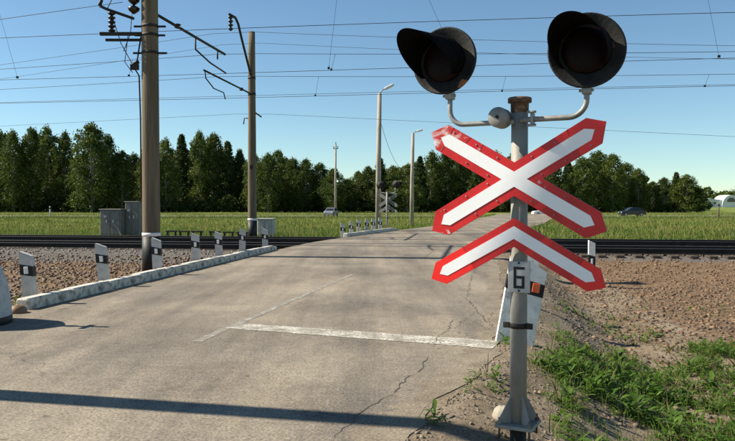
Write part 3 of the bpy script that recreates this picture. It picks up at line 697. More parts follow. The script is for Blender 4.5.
# ------------------------------------------------------------------ catenary poles
def big_pole(label, x, y, r0, r1, ztop, group, lean=0):
    z0 = gz(x, y); root = thing('catenary_pole', label, 'utility pole', (x, y, z0), 0, group); H = ztop - z0
    n = 10; prof = [(r0 + (r1 - r0) * k / n, -.6 + (H + .6) * k / n) for k in range(n + 1)]
    MB().lathe(prof, n=20).build('shaft', M['pole_conc'], root)
    MB().lathe([(r0 + .006, -.1), (r0 + .003, 1.05)], n=20).build('black_foot', M['black_paint'], root)
    MB().lathe([(r0 + .005, 1.052), (r0 + .004, 1.15)], n=20).build('white_ring', M['white_paint'], root)
    return root, z0
def insulator(b, p, h, r=.07, n=4):
    for k in range(n):
        z = p[2] - h * (k + .5) / n; b.lathe([(.025, h / n * .5), (r, h / n * .15), (r * .9, -h / n * .1), (.025, -h / n * .5)], (p[0], p[1], z), n=12)
    return b
GPL = 'concrete catenary poles beside the tracks'
p1, z1 = big_pole('nearer tall concrete pole with switchgear and a bracket reaching over the tracks', -6.17, 20.4, .255, .215, 10.6, GPL)
p2, z2 = big_pole('far tall concrete pole with a curved top bracket, standing beyond the tracks', -5.8, 36.0, .235, .17, 10.05, GPL)
for d_ in ((.0, .0),):
    n2_ = TN; base1 = Vector((0, 0, 6.95 - z1))
    e1 = Vector((TN.x * 6.05, TN.y * 6.05, 6.95 - z1))
    MB().tube([base1, e1], .045, 8).build('bracket', M['darksteel'], p1)
    ib = insulator(MB(), (TN.x * 1.9, TN.y * 1.9, 7.05 - z1), .16, .11, 2); ib.build('insulator', M['insul'], p1)
    MB().tube([(TN.x * 3.3, TN.y * 3.3, 6.93 - z1), (TN.x * 3.3, TN.y * 3.3, 6.55 - z1), (TN.x * 4.6, TN.y * 4.6, 6.36 - z1), (TN.x * 6.15, TN.y * 6.15, 6.28 - z1)], .028, 6).build('registration_arm', M['darksteel'], p1)
    MB().tube([(TN.x * 5.3, TN.y * 5.3, 6.93 - z1), (TN.x * 5.3, TN.y * 5.3, 6.62 - z1)], .03, 6).build('hanger', M['darksteel'], p1)
    # switchgear on the left side
    for zz, l in ((6.50, .32), (6.25, .30), (5.75, .35)):
        MB().lathe([(.238, -.04), (.238, .04)], (0, 0, zz - z1), n=18).box((l, .0, zz - z1), (.26, .05, .05)).box((-l, 0, zz - z1), (.26, .05, .05)).build('pole_clamp', M['darksteel'], p1)
    MB().box((-.72, -.05, 6.28 - z1), (1.35, .09, .09)).box((-.72, .18, 6.16 - z1), (1.2, .07, .07)).build('crossarm', M['darksteel'], p1)
    MB().tube([(-1.42, 0, 7.08 - z1), (-1.2, 0, 6.98 - z1), (-.45, 0, 6.72 - z1)], .04, 8).tube([(-1.42, 0, 7.08 - z1), (-1.36, 0, 7.25 - z1)], .05, 8).build('switch_blade', M['darksteel'], p1)
    insulator(MB(), (-1.08, 0, 6.92 - z1), .60, .11, 5).build('insulator', M['insul'], p1)
    insulator(MB(), (-.45, 0, 7.60 - z1), .75, .17, 3).tube([(-.45, 0, 7.6 - z1), (-.3, 0, 7.9 - z1), (0, 0, 7.95 - z1)], .035, 8).build('insulator', M['insul'], p1)
    MB().tube([(-.24, -.05, 6.2 - z1), (-.34, -.05, 5.6 - z1), (-.42, -.05, 5.3 - z1), (-.30, -.05, 5.1 - z1), (-.27, -.05, 3.9 - z1), (-.262, -.05, 1.6 - z1)], .022, 6).build('cable', M['wire'], p1)
    MB().tube([(-1.1, 0, 6.9 - z1), (-.8, -.05, 6.0 - z1), (-.5, -.05, 5.45 - z1), (-.4, -.05, 5.3 - z1)], .012, 5).tube([(-.62, 0, 6.25 - z1), (-.72, 0, 5.5 - z1), (-.5, 0, 5.2 - z1)], .012, 5).tube([(-.5, 0, 6.9 - z1), (-.55, 0, 6.3 - z1), (-.75, 0, 5.8 - z1)], .012, 5).tube([(-1.42, 0, 7.1 - z1), (-1.2, 0, 8.3 - z1), (-.9, 0, 9.5 - z1)], .012, 5).tube([(-1.2, 0, 7.0 - z1), (-.5, 0, 8.4 - z1), (-.2, 0, 9.6 - z1)], .012, 5).build('jumper_wire', M['wire'], p1)
    MB().tube([(-.30, -.05, 5.5 - z1), (-.5, -.1, 5.38 - z1)], .05, 8).box((-.42, -.06, 5.35 - z1), (.22, .12, .16)).build('lever_box', M['darksteel'], p1)
e2 = Vector((-TN.x * 6.3, -TN.y * 6.3, 7.0 - z2))
MB().tube([(0, 0, 6.95 - z2), e2], .042, 8).build('bracket', M['darksteel'], p2)
insulator(MB(), (-TN.x * 1.6, -TN.y * 1.6, 7.03 - z2), .16, .11, 2).build('insulator', M['insul'], p2)
MB().tube([(-TN.x * 6.2, -TN.y * 6.2, 6.98 - z2), (-TN.x * 6.1, -TN.y * 6.1, 6.70 - z2), (-TN.x * 5.2, -TN.y * 5.2, 6.42 - z2), (-TN.x * 4.0, -TN.y * 4.0, 6.42 - z2), (-TN.x * 3.8, -TN.y * 3.8, 6.16 - z2)], .026, 6).build('registration_arm', M['darksteel'], p2)
q2 = lambda t, z: (-TN.x * t, -TN.y * t, z - z2)
MB().tube([q2(0, 7.75), q2(.45, 8.2), q2(1.5, 9.35), q2(2.0, 9.95), q2(2.4, 10.15), q2(3.2, 10.10)], .06, 8).build('top_bracket', M['darksteel'], p2)
insulator(MB(), q2(3.05, 10.08), .70, .12, 4).build('insulator', M['insul'], p2)
MB().lathe([(.2, -.06), (.2, .06)], (0, 0, 6.95 - z2), n=16).lathe([(.195, -.05), (.195, .05)], (0, 0, 7.75 - z2), n=16).build('pole_clamp', M['darksteel'], p2)
MB().box((.28, 0, 5.95 - z2), (.5, .05, .07), Matrix.Rotation(R(35), 3, 'Y')).tube([(-.15, 0, 5.75 - z2), (-.38, 0, 5.75 - z2), (-.42, 0, 5.45 - z2)], .03, 6).build('pole_clamp', M['darksteel'], p2)
MB().bevel_box((.0, -.24, 3.3 - z2), (.16, .06, .22), .01).build('number_board', M['darksteel'], p2)

# off-picture pole whose shadow crosses the near road
npx, npy = -6.6, 6.42
np_ = thing('lamp_pole', 'tall concrete pole left of the picture, seen only by its long shadow on the road', 'utility pole', (npx, npy, gz(npx, npy)))
MB().tube([(0, 0, -.5), (0, -.06, .5), (.0, -.60, 5), (0, -1.08, 9)], [.16, .155, .135, .12], 16).build('shaft', M['pole_conc'], np_)
MB().tube([(0, -1.06, 8.8), (0, -1.07, 9.3), (.3, -1.07, 9.55), (1.2, -1.07, 9.7)], .03, 8).build('lamp_arm', M['steel'], np_)

# ------------------------------------------------------------------ overhead wires
def wire_pts(u0, u1, fn, n=60): return [fn(u0 + (u1 - u0) * k / n) for k in range(n + 1)]
def span_z(u, us, span, ztop, sag):
    s = ((u - us) / span) % 1.0; return ztop - sag * 4 * s * (1 - s)
def catenary(label, v, us, zm, sag, zc, jog=0, r=.0088):
    t = thing('catenary_wire', label, 'wire', TV(us, v, zc), 0, 'overhead contact lines')
    o = t.location
    MB().tube([Vector(p) - o for p in wire_pts(-75, 70, lambda u: TV(u, v, span_z(u, us, 62, zm, sag)), 90)], r, 5).build('messenger_wire', M['wire'], t)
    MB().tube([Vector(p) - o for p in wire_pts(-75, 70, lambda u: TV(u, v, zc + .012 * math.sin(u * .2)), 90)], r * 1.05, 5).build('contact_wire', M['wire'], t)
    for k in range(-7, 9):
        u = us + k * 7.75 + 3.9; zt = span_z(u, us, 62, zm, sag)
        if zt - zc > .1:
            MB().tube([TV(u, v, zc) - o, TV(u + .15, v, zt) - o], .006, 4).box(TV(u, v, zc + .02) - o, (.07, .05, .07)).build('dropper', M['wire'], t)
catenary('overhead contact line of the nearer track with messenger wire and droppers', .55, -5.3, 6.98, .62, 6.26)
hm = thing('catenary_wire', 'steep thin droppers running up out of the picture above the nearer track', 'wire', TV(0, .2, 9.7), 0, 'overhead contact lines')
MB().tube([TV(u, .2, 9.7) - hm.location for u in range(-75, 71, 5)], .0085, 5).build('messenger_wire', M['wire'], hm)
for u_, du in ((-13.6, -.9), (-1.45, .45), (3.1, -1.5), (11.6, -.7)):
    MB().tube([TV(u_, .35, 6.3) - hm.location, TV(u_ + du, .2, 9.7) - hm.location], .005, 4).box(TV(u_, .35, 6.3) - hm.location, (.08, .05, .08)).build('dropper', M['wire'], hm)
catenary('overhead contact line of the farther track hung from the far pole', 4.9, -6.9, 6.96, .55, 6.02)
def wire(label, f0, pts_fn, u0, u1, r=.0085, name='overhead_wire'):
    pts = wire_pts(u0, u1, pts_fn, 70); o = Vector(pts[35])
    w = MB().tube([Vector(p) - o for p in pts], r, 5).build(name, M['wire'], loc=o); return tag(w, label, 'wire')
wire('single high wire along the nearer poles, rising across the whole top of the picture', 0, lambda u: TV(u, -5.5 + .27, 6.42 - .0004 * (u + 5) ** 2), -60, 50)
wire('topmost wire cutting the upper left corner and reaching the switchgear', 0, lambda u: TV(u, -5.5, 7.15 + .085 * (u + 7) - .001 * (u + 7) ** 2), -40, -6.2)
ins = p2.location + Vector(q2(3.05, 9.4)); iu, iv = uv_of(ins.x, ins.y); iz = ins.z + z2 - z2
wire('feeder wire dipping away on both sides of the far pole top insulator', 0, lambda u: TV(u, iv, 9.38 - (.11 if u < iu else .078) * abs(u - iu) + .0006 * (u - iu) ** 2), -70, 65)
wire('second feeder wire running just under the far pole top wire', 0, lambda u: TV(u, iv + 1.2, 9.15 - (.125 if u < iu else .088) * abs(u - iu) + .0009 * (u - iu) ** 2), -70, 65, .0075)
wire('low faint wire leaving the middle of the far concrete pole', 0, lambda u: TV(u, 9.95, 6.0 - (.03 if u < -7.4 else .066) * abs(u + 7.4)), -70, 65, .007)
wire('middle wire of the farther track just above its contact line', 0, lambda u: TV(u, 6.3, 6.32 - .0005 * u * u * .3), -75, 70, .0075)

# ------------------------------------------------------------------ lamp posts and far pole
def lamp_post(label, x, y, ztop, dx, dz, hl):
    z0 = gz(x, y); t = thing('lamp_post', label, 'lamp post', (x, y, z0), 0, 'street lamps beyond the tracks'); H = ztop - z0
    MB().tube([(-.02, 0, -.4), (.0, 0, H * .5), (.06, 0, H)], [.17, .14, .11], 14).build('shaft', M['concrete'], t)
    MB().tube([(.06, 0, H - .3), (.06, 0, H + .02), (.06 + dx * .3, 0, H + dz * .55), (.06 + dx, 0, H + dz)], .035, 8).build('arm', M['steel'], t)
    rot = Matrix.Rotation(-math.atan2(dz, dx) * .8, 3, 'Y')
    MB().bevel_box((.06 + dx, 0, H + dz + .02), (hl, .26, .14), .04, rot).build('lamp_head', M['lamp'], t)
    return t
def at(px, d): return (px - 367.5) / F * d
l1 = lamp_post('taller concrete lamp post beside the road beyond the tracks', at(378.5, 39.0), 39.0, 7.45, .52, .34, .55)
l2 = lamp_post('farther, shorter lamp post left of the red cross', at(412, 52), 52.0, 6.55, .5, .18, .45)
a_, b_ = l1.location + Vector((.05, 0, 6.3)), l2.location + Vector((0, 0, 4.6))
cp = [a_.lerp(b_, s) - Vector((0, 0, 1.3 * 4 * s * (1 - s))) for s in np.linspace(0, 1, 20)]
tag(MB().tube([p - cp[0] for p in cp], .011, 5).build('lamp_cable', M['wire'], loc=cp[0]), 'slack cable hanging between the two lamp posts', 'cable')
fp = thing('telegraph_pole', 'thin distant pole standing in the field by the silver car', 'utility pole', (at(335.5, 105), 105, FIELD + .3))
MB().tube([(0, 0, -.8), (0, 0, 5), (.05, 0, 10.2)], [.19, .16, .12], 10).build('shaft', M['concrete'], fp)
fpb = MB().box((.05, 0, 9.6), (.75, .1, .1)); insulator(fpb, (-.25, 0, 9.95), .3, .07, 2); insulator(fpb, (.35, 0, 9.95), .3, .07, 2); fpb.build('crossarm', M['darksteel'], fp)
insulator(MB(), (.05, 0, 10.55), .35, .08, 2).build('insulator', M['insul'], fp)

# ------------------------------------------------------------------ equipment cabinets
def cabinet(label, px, d, w, dep, h, m, group='railway equipment cabinets'):
    x = at(px, d); z = gz(x, d); t = thing('equipment_cabinet', label, 'cabinet', (x, d, z), TA, group)
    MB().bevel_box((0, 0, .22 + (h - .22) / 2), (w, dep, h - .22), .02).build('body', M[m], t)
    MB().bevel_box((0, 0, h + .02), (w + .10, dep + .10, .06), .015).build('lid', M[m], t)
    for s in (-1, 1):
        MB().box((s * w * .36, 0, .02), (.12, dep * .8, .44)).build('leg', M['darksteel'], t)
        d_ = MB().bevel_box((s * w * .235, -dep / 2 - .012, .22 + (h - .22) * .5), (w * .44, .024, (h - .22) * .88), .006).build('door', M[m], t)
        MB().box((-s * w * .16, -.024 - dep / 2 - .012, .22 + (h - .22) * .55), (.035, .03, .14)).build('handle', M['lamp'], d_)
    MB().box((-w * .235, -dep / 2 - .03, h * .78), (.16, .012, .12)).build('name_plate', M['cab_light'], t)
    return t
cabinet('broad grey metal cabinet left of the nearer pole, at the field edge', 114, 37.6, 1.15, .8, 1.55, 'cab')
cabinet('taller narrow grey cabinet half hidden by the nearer pole', 135, 37.9, .75, .7, 1.95, 'cab')
cabinet('small pale grey cabinet beside the foot of the far pole', 266.5, 37.2, .82, .6, 1.05, 'cab_light')
# low dark frames at the far rail
for k, px in enumerate((168, 181, 194, 212, 226, 240)):
    d = 33.9 - k * .02; x = at(px, d); t = thing('cable_trestle', ('leftmost', 'second', 'third', 'fourth', 'fifth', 'rightmost')[k] + ' low black trestle in the row between the two big poles', 'trestle', (x, d + .6, gz(x, d + .6)), TA, 'low black trestles behind the rails')
    for s in (-.2, .2): MB().box((s, 0, .12), (.07, .1, .5)).build('leg', M['darksteel'], t)
    MB().box((0, 0, .40), (.56, .14, .07)).build('top_bar', M['darksteel'], t)

# ------------------------------------------------------------------ cars on the far road
def make_car(label, x, y, rz, m, L=4.1):
    t = thing('car', label, 'car', (x, y, -.32), rz, 'cars on the far road'); W = 1.64
    body = [(-L / 2, .28), (-L / 2 - .02, .55), (-L / 2 + .05, .82), (-L / 2 + .5, .88), (-1.15, .90), (1.0, .92), (1.75, .84), (L / 2 - .03, .70), (L / 2, .42), (L / 2 - .08, .26)]
    MB().prism(body, -W / 2, W / 2).build('body', M[m], t)
    cab = [(-1.75, .88), (-1.30, 1.32), (-.9, 1.42), (.1, 1.43), (.40, 1.36), (1.05, .90)]
    n = len(cab); ins_ = .13; cb = MB()
    vs = [(x_, -W / 2 + .02 + (ins_ if z_ > 1 else 0), z_) for x_, z_ in cab] + [(x_, W / 2 - .02 - (ins_ if z_ > 1 else 0), z_) for x_, z_ in cab]
    cb.add(vs, [tuple(range(n)), tuple(range(2 * n - 1, n - 1, -1))] + [(i + n, (i + 1) % n + n, (i + 1) % n, i) for i in range(n)]).build('cabin', M[m], t)
    for s in (-1, 1):
        for x0, x1, xt0, xt1 in ((-1.45, -.62, -1.18, -.62), (-.52, .78, -.52, .30)):
            y0 = s * (W / 2 - .012); y1 = s * (W / 2 - .135)
            vs = [(x0, y0, .95), (x1, y0, .95), (xt1, y1, 1.33), (xt0, y1, 1.33)]; vs += [(a, b - s * .05, c) for a, b, c in vs]
            MB().add(vs, [(0, 1, 2, 3), (7, 6, 5, 4), (0, 4, 5, 1), (1, 5, 6, 2), (2, 6, 7, 3), (3, 7, 4, 0)]).build('side_window', M['glass'], t)
    for pts in ([(.46, 1.33), (1.02, .94)], [(-1.34, 1.28), (-1.70, .92)]):
        (xa, za), (xb, zb_) = pts; o_ = .02 if xa > 0 else -.02
        vs = [(xa + o_, -.60, za), (xa + o_, .60, za), (xb + o_, .68, zb_), (xb + o_, -.68, zb_)]; vs += [(a - o_ * 2, b, c - .03) for a, b, c in vs]
        MB().add(vs, [(0, 1, 2, 3), (7, 6, 5, 4), (0, 4, 5, 1), (1, 5, 6, 2), (2, 6, 7, 3), (3, 7, 4, 0)]).build('windscreen', M['glass'], t)
    for wx_ in (-1.25, 1.3):
        for s in (-1, 1):
            w = MB().lathe([(.2, -.09), (.29, -.09), (.31, -.05), (.31, .05), (.29, .09), (.2, .09)], (wx_, s * (W / 2 - .06), .31), 'Y', 20).build('wheel', M['tyre'], t)
            MB().lathe([(.19, -.10), (.19, .10)], (wx_, s * (W / 2 - .06), .31), 'Y', 14).build('rim', M['rim'], w)
    for s in (-1, 1):
        MB().bevel_box((L / 2 - .03, s * .60, .62), (.10, .28, .13), .02).build('headlight', M['lamp'], t)
        MB().bevel_box((-L / 2 + .0, s * .66, .72), (.08, .2, .16), .02).build('tail_light', M['orange'], t)
    return t
make_car('silver car in the field left of the lamp posts, by the thin pole', at(331, 99.0), 99.0, R(-101), 'car_silver').scale = (.82, .82, .82)
make_car('white car glimpsed between the cross and the chevron boards', at(545, 98.6), 98.6, R(182), 'car_white').scale = (.85, .85, .85)
make_car('dark hatchback driving past the trees at the right', at(632, 98.6), 98.6, R(182), 'car_dark', 4.0).scale = (.85, .85, .85)

# ------------------------------------------------------------------ white buildings far right, stakes
hz_d = 330
hb = thing('farm_building', 'low white building with an arched hall at the far right edge', 'building', (at(712, hz_d), hz_d, FIELD))
MB().box((-2.5, 0, 1.3), (11.0, 7, 3.4)).build('wall', M['wall_white'], hb)
MB().prism([(-8.3, 3.0), (3.3, 3.0), (3.3, 3.2), (-2.5, 4.0), (-8.3, 3.2)], -3.8, 3.8).build('roof', M['roof_grey'], hb)
arc = [(6.6 + 4.2 * math.cos(a), .4 + 5.2 * math.sin(a)) for a in np.linspace(math.pi, 0, 18)]
MB().prism([(10.8, -1), *arc[::-1], (2.4, -1)], -4.5, 5).build('arched_hall', M['wall_white'], hb)
MB().prism([(4.6, 2.4), (8.6, 2.4), (8.4, 3.4), (7.4, 4.3), (5.8, 4.3), (4.8, 3.4)], -4.62, -4.52).build('gable_window', M['glass'], hb)
for k in range(4): MB().box((-7.0 + k * 2.2, -3.54, 1.9), (1.0, .1, 1.0)).build('window', M['glass'], hb)
MB().box((-4.0, 0, 4.6), (.7, .7, 2.2)).build('chimney', M['wall_white'], hb)
def stake(label, px, d, h, r, m):
    x = at(px, d); t = thing('stake', label, 'stake', (x, d, FIELD)); MB().tube([(0, 0, -.4), (.02, 0, h)], [r, r * .9], 8).build('shaft', M[m], t); MB().lathe([(r * 1.12, h - .34), (r * 1.12, h - .12)], (.015, 0, 0), n=8).build('band', M['black_paint'], t); return t
stake('thin pale stake in the meadow at far left', 50, 92, 1.5, .11, 'post_conc')
stake('yellowish stake in the meadow near the white building', 718.5, 88, 1.9, .11, 'pole_conc')

# ------------------------------------------------------------------ trees
def leaf_quads(c, size, n_out=None):
    n = len(c); a = rng.normal(size=(n, 3)); a /= np.linalg.norm(a, axis=1, keepdims=True); b = rng.normal(size=(n, 3)); b -= a * (a * b).sum(1, keepdims=True); b /= np.linalg.norm(b, axis=1, keepdims=True)
    s = size * rng.uniform(.6, 1.35, n)[:, None]
    V = np.stack([c - a * s * .5, c + b * s * .34, c + a * s * .5, c - b * s * .34], 1).reshape(-1, 3)
    return V, np.arange(n * 4).reshape(n, 4)
def tree_meshes(H, wid, conical, n_cl, per, m, seed, low=.06):
    r_ = np.random.default_rng(seed); cs = []; limbs = MB()
    limbs.tube([(0, 0, -.5), (.1, .05, H * .3), (-.08, .1, H * .65), (0, 0, H * .95)], [H * .013, H * .010, H * .006, .02], 7)
    for k in range(n_cl):
        t = low + (1 - low) * (k + r_.random()) / n_cl
        prof = ((1 - t) ** .75 * 1.15 if conical else (1 - t ** 3.2) ** .6 * min(1, .45 + t * 2.2)) * wid / 2
        prof *= r_.uniform(.55, 1.12)
        a = r_.random() * 2 * math.pi; rad = prof * math.sqrt(r_.uniform(.15, 1))
        c = np.array([math.cos(a) * rad, math.sin(a) * rad, H * (t * .96 + .02)])
        cr = wid * r_.uniform(.09, .18) * (1 - .3 * t)
        if k % 3 == 0 and t > .1: limbs.tube([(0, 0, max(.5, c[2] - rad * .8)), (c[0] * .5, c[1] * .5, c[2] - rad * .3), tuple(c)], [H * .005, H * .003, .012], 4, cap=False)
        d = r_.normal(size=(per, 3)); d /= np.linalg.norm(d, axis=1, keepdims=True)
        cs.append(c + d * np.array([1, 1, 1.25 if not conical else .8]) * cr * r_.uniform(.35, 1.05, (per, 1)))
    c = np.concatenate(cs); top = c[:, 2].max(); c[:, 2] *= H / top
    V, Fi = leaf_quads(c, .34)
    crown = np_mesh('crown', V, Fi, m)
    tm = limbs.mesh('trunk'); return crown, tm
variants = []
for k in range(9):
    con = k in (2, 6)
    cr, tm = tree_meshes(15.0, 8.2 if not con else 6.2, con, 150, 70, M['tree_b'] if con else M['tree_a'], 100 + k)
    tm.materials.append(M['bark'] if con else M['bark_pale']); variants.append((cr, tm, con))
prof_pts = [(-75, 128), (-50, 122), (-28, 127), (-5, 124), (14, 129), (32, 127), (48, 124), (66, 130), (92, 122), (107, 134), (122, 150), (134, 152), (150, 140), (166, 137), (182, 134), (200, 129), (214, 132), (228, 141), (240, 149), (255, 154), (268, 152), (278, 149), (293, 157), (306, 158), (320, 162), (334, 168), (348, 178), (358, 170), (368, 165), (380, 158), (394, 165), (408, 163), (420, 156), (431, 150), (446, 149), (462, 154), (478, 152), (496, 150), (514, 152), (532, 157), (552, 156), (568, 160), (582, 156), (597, 150), (612, 153), (626, 162), (638, 168), (652, 181), (664, 177), (676, 172), (686, 174), (697, 187)]
ZN = [(148, 'in the tall stand left of the nearer pole', 'trees left of the nearer pole'), (250, 'in the stand between the two big poles', 'trees between the poles'), (425, 'in the low stand between far pole and lamps', 'trees before the lamp posts'), (622, 'in the stand behind the cross', 'trees behind the cross'), (9999, 'in the clump at the right', 'trees at the right')]
ORD = ['first', 'second', 'third', 'fourth', 'fifth', 'sixth', 'seventh', 'eighth', 'ninth', 'tenth', 'eleventh', 'twelfth', 'thirteenth', 'fourteenth', 'fifteenth', 'sixteenth']
special = {92: 'tall broad birch with a pointed top rising left of the grey cabinets', 200: 'tallest tree midway between the two concrete poles', 676: 'tallest tree of the right-hand clump before the white building', 697: 'last small tree at the right end of the forest edge', 652: 'low tree filling the gap in the trees right of the dark car'}
cnt = {}
for px, py in prof_pts:
    zi = next(i for i, z_ in enumerate(ZN) if px < z_[0]); cnt[zi] = cnt.get(zi, -1) + 1
    k = 0 if px == 92 else random.randrange(len(variants)); cr, tm, con = variants[k]
    d = random.uniform(143, 158); zt = CAM_H + (HOR - py) / F * d
    lab = special.get(px) or '%s, %s from the left %s' % ('pointed conifer' if con else 'leafy forest tree', ORD[cnt[zi]], ZN[zi][1])
    wf = random.uniform(.72, 1.0) * (1.2 if px == 92 else 1.0) * (.8 if py > 165 else 1)
    t = thing('tree', lab, 'tree', (at(px, d), d, FIELD), random.uniform(0, 6.28), ZN[zi][2]); t.scale = (wf, wf, (zt - FIELD) / 15.0)
    link('trunk', tm, t); link('crown', cr, t)
def wood(name, label, spots, m, per, leaf):       # trees that merge into one mass
    cs = []
    for x, y, h, w in spots:
        n_cl = 26
        t = .03 + .97 * rng.random(n_cl); rad = w / 2 * np.sin(np.pi * np.minimum(1, t * .85 + .15)) ** .6 * np.sqrt(rng.random(n_cl)); a = rng.random(n_cl) * 6.283
        c = np.stack([x + rad * np.cos(a), y + rad * np.sin(a), FIELD + h * t * .94], 1)
        d = rng.normal(size=(n_cl, per, 3)); d /= np.linalg.norm(d, axis=2, keepdims=True)
        cs.append((c[:, None] + d * (w * rng.uniform(.10, .2, (n_cl, 1, 1))) * rng.uniform(.3, 1, (n_cl, per, 1))).reshape(-1, 3))
    V, Fi = leaf_quads(np.concatenate(cs), leaf)
    return kind(link(name, np_mesh(name, V, Fi, m)), 'stuff', label)
pf = lambda px: np.interp(px, [p[0] for p in prof_pts], [p[1] for p in prof_pts])
sp_w = []
for px in np.arange(-90, 700, 8.5):
    d = random.uniform(160, 176); sp_w.append((at(px + random.uniform(-4, 4), d), d, max(5.5, CAM_H + (HOR - pf(px) - random.uniform(3, 18)) / F * d - FIELD), random.uniform(6, 8.5)))
for px in np.arange(-90, 700, 8.5):
    d = random.uniform(178, 186); sp_w.append((at(px, d), d, max(5, CAM_H + (HOR - pf(px) - 24) / F * d - FIELD), 9))
wood('forest', 'dark mass of the wood behind the front row of trees', sp_w, M['tree_b'], 60, .62)
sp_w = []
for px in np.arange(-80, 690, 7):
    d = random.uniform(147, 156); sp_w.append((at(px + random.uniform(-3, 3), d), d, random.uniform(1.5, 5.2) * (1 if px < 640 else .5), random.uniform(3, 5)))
wood('undergrowth', 'bushy undergrowth along the foot of the forest edge', sp_w, M['tree_b'], 40, .38)  # darker leaf colour stands in for shade at the foot of the trees
sp_w = []
for px in np.arange(694, 800, 5.0):
    d = random.uniform(400, 440); sp_w.append((at(px, d), d, CAM_H + (HOR - random.uniform(185, 194)) / F * d - FIELD, random.uniform(8, 12)))
wood('distant_forest', 'faint distant wood behind the white building', sp_w, M['tree_a'], 40, 1.0)

# ------------------------------------------------------------------ meadow grass (stuff)
def blades(xy, hmin, hmax, wid, name, m, label, lean=.35):
    n = len(xy); h = rng.uniform(hmin, hmax, n); a = rng.random(n) * 2 * np.pi; z = ground_z(xy[:, 0], xy[:, 1]) - .02
    base = np.stack([xy[:, 0], xy[:, 1], z], 1); d = np.stack([np.cos(a), np.sin(a), np.zeros(n)], 1); b_ = rng.random(n) * 2 * np.pi
    ln = np.stack([np.cos(b_), np.sin(b_), np.zeros(n)], 1) * (h * lean * rng.random(n))[:, None]
    w = (wid * rng.uniform(.6, 1.4, n))[:, None]; up = np.zeros((n, 3)); up[:, 2] = h
    V = np.stack([base - d * w, base + d * w, base + ln * .4 + up * .6 + d * w * .7, base + ln + up, base + ln * .4 + up * .6 - d * w * .7], 1).reshape(-1, 3)
    return kind(link(name, np_mesh(name, V, np.arange(n * 5).reshape(n, 5), m)), 'stuff', label)
n = 170000
dd = 35 + 100 * rng.random(n) ** 1.7; xx = (rng.uniform(-120, 850, n) - 367.5) / F * dd
pp = np.stack([xx, dd], 1); uu, vv = uv_of(xx, dd)
pp = pp[(vv > 8.9) & ((Lx(dd) - xx > .25) | (xx - Rx(dd) > .25)) & ((dd < 96.3) | (dd > 103.8))]
pat_ = wav(pp[:, 0] + 3 * wav(pp[:, 0], pp[:, 1], .31, 2), pp[:, 1], .42, .5) + rng.normal(0, .35, len(pp))
blades(pp[pat_ > .25], .06, .30, .019, 'meadow_grass', M['grass_far'], 'yellowing patches of meadow grass between the tracks and the forest', .8)
blades(pp[pat_ <= .25], .06, .28, .022, 'meadow_grass', M['grass_green'], 'green patches of meadow grass between the tracks and the forest', .8)
blades(pp[rng.random(len(pp)) < .045],   .35, .70, .014, 'meadow_seed_stems', M['weed_dry'], 'tall dry seed stems standing out of the meadow', .4)
n = 26000; dd = rng.uniform(88, 96.2, n); xx = (rng.uniform(-120, 850, n) - 367.5) / F * dd; pq = np.stack([xx, dd], 1)
pq = pq[(Lx(dd) - xx > .3) | (xx - Rx(dd) > .3)]
blades(pq, .10, .36, .025, 'highway_verge_grass', M['grass_green'], 'taller green grass along the near edge of the far road', .7)
n = 9000; dd = 33.5 + rng.random(n) * 14; xx = (rng.uniform(-60, 800, n) - 367.5) / F * dd; pp = np.stack([xx, dd], 1); uu, vv = uv_of(xx, dd)
pp = pp[(vv > 8.3) & ((Lx(dd) - xx > .2) | (xx - Rx(dd) > .2))]
blades(pp, .12, .35, .03, 'verge_grass', M['weed'], 'greener grass along the far edge of the tracks', .6)

# ------------------------------------------------------------------ weeds on the near right bank
def rosettes(spots, name, m, label, lmin, lmax, nl=(9, 16), wide=.26, parent=None):
    Vs = []; Fs = []; o = 0
    for x, y, s in spots:
        z = gz(x, y) - .01
        for k in range(random.randint(*nl)):
            a = random.random() * 6.283; ln = random.uniform(lmin, lmax) * s; up = random.uniform(.25, 1.15); w = ln * wide * random.uniform(.7, 1.3)
            hz_ = random.uniform(0, .12) * s; ex = math.cos(a); ey = math.sin(a); px_, py_ = -ey, ex
            r0 = random.uniform(0, .03); tw = random.uniform(-.5, .5)
            rows = []
            for t, ww in ((0, .12), (.3, .85), (.62, 1.0), (.85, .55), (1, .03)):
                hor = r0 + ln * t * math.cos(up * (1 - .35 * t)); ver = hz_ + ln * (math.sin(up) * t - .45 * t * t * (1.25 - up * .6))
                rows.append([(x + ex * hor + px_ * sg * w * ww * .5, y + ey * hor + py_ * sg * w * ww * .5, z + max(.004, ver) + (abs(sg) * .10 + sg * tw * .2) * w * ww) for sg in (-1, 0, 1)])
            for r in rows: Vs += r
            for r in range(4):
                for c_ in range(2): q = o + r * 3 + c_; Fs.append((q, q + 1, q + 4, q + 3))
            o += 15
    me = np_mesh(name, np.array(Vs), np.array(Fs), m, True)
    return link(name, me, parent)
def in_weed(px, py):                       # where the bank is overgrown in the photograph
    if py < 345: return False
    lim = np.interp(py, [345, 352, 362, 375, 400, 441, 520], [700, 560, 540, 537, 545, 560, 560])
    if px < lim: return False
    bare = 640 < px < 690 and py < 372 or (590 < px < 650 and py < 358)
    return not bare
sp1 = []; tries = 0
while len(sp1) < 1900 and tries < 120000:
    tries += 1; y = random.uniform(3.6, 10.5); x = random.uniform(1.0, 6.5); z = gz(x, y)
    px = 367.5 + x / y * F; py = HOR + (CAM_H - z) / y * F
    if in_weed(px, py) and x - Rx(y) > .45 and random.random() < .12 + 1.1 * max(0, wav(x, y, 2.6, 4.0) + .42): sp1.append((x, y, random.uniform(.45, 1.15)))
w_o = rosettes(sp1, 'weeds', M['weed'], '', .05, .135); kind(w_o, 'stuff', 'dense green leafy weeds covering the near right bank')
sp2 = []
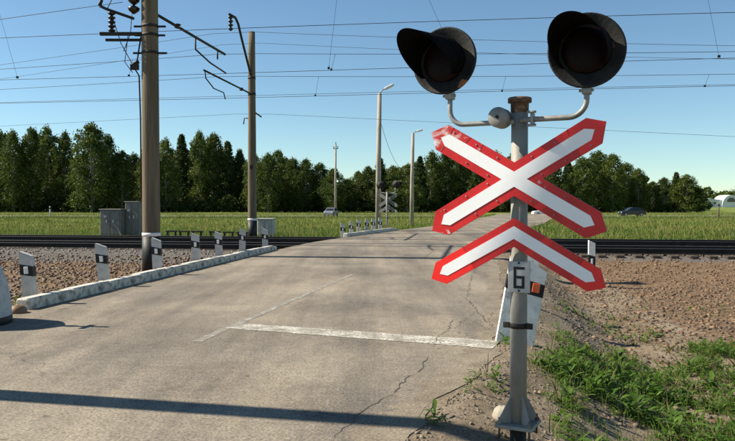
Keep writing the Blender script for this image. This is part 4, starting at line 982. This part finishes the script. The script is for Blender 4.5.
for (cx, cy, n_, sr) in ((600, 315, 26, 22), (635, 322, 18, 14), (612, 306, 10, 16), (655, 318, 8, 10), (700, 335, 16, 18), (470, 380, 14, 12), (490, 400, 12, 12), (560, 352, 14, 12), (20, 318, 14, 7), (600, 362, 20, 25), (690, 300, 10, 25), (497, 352, 8, 6), (425, 437, 10, 10), (60, 272, 12, 12), (15, 285, 16, 12)):
    for _ in range(n_):
        px = random.gauss(cx, sr); py = random.gauss(cy, 4); zz = -.35 if px > 520 else -.1
        y = (CAM_H - zz) * F / (py - HOR); x = (px - 367.5) / F * y
        if Lx(y) - .25 < x < Rx(y) + .05: continue
        sp2.append((x, y, random.uniform(.35, .75)))
w2 = rosettes(sp2, 'weed_tufts', M['weed'], '', .07, .16, (7, 12)); kind(w2, 'stuff', 'scattered small green weeds on the bare shoulder')
q = np.array([(s[0] + random.uniform(-.15, .15), s[1] + random.uniform(-.15, .15)) for s in sp1 for _ in range(6)])
blades(q, .05, .20, .0035, 'bank_grass', M['weed'], 'fine grass blades among the weeds on the near right bank', .8)
q = np.array([(s[0] + random.uniform(-.2, .2), s[1] + random.uniform(-.2, .2)) for s in sp1 + sp2 for _ in range(2)])
blades(q, .06, .24, .003, 'dry_grass', M['weed_dry'], 'dry straw coloured blades among the weeds', 1.0)
# larger broad-leaved plants that stand out of the cover
plants = [((600, 402), 'broad-leaved burdock plant in the weeds right of the mast foot'), ((575, 385), 'leafy dock plant nearest behind the mast foot in the weeds'), ((640, 412), 'large pale-leaved plant low in the middle of the weed patch'), ((690, 405), 'bushy broad-leaved plant toward the right of the weed patch'), ((715, 372), 'leafy plant at the right picture edge above the weed patch'), ((655, 385), 'upright leafy plant at the upper rim of the weed patch')]
for (px, py), lab in plants:
    y = 1.9 * F / (py - HOR); x = (px - 367.5) / F * y; zg_ = gz(x, y)
    t = thing('weed_plant', lab, 'plant', (x, y, zg_), 0, 'broad-leaved plants on the bank')
    for grp_ in range(3):
        o = rosettes([(x + random.uniform(-.03, .03), y + random.uniform(-.03, .03), 1.0)], 'leaf', M['weed'], '', .09, .17, (5, 7), .36, None)
        o.parent = t; o.matrix_parent_inverse = Matrix.Translation(-Vector((x, y, zg_)))
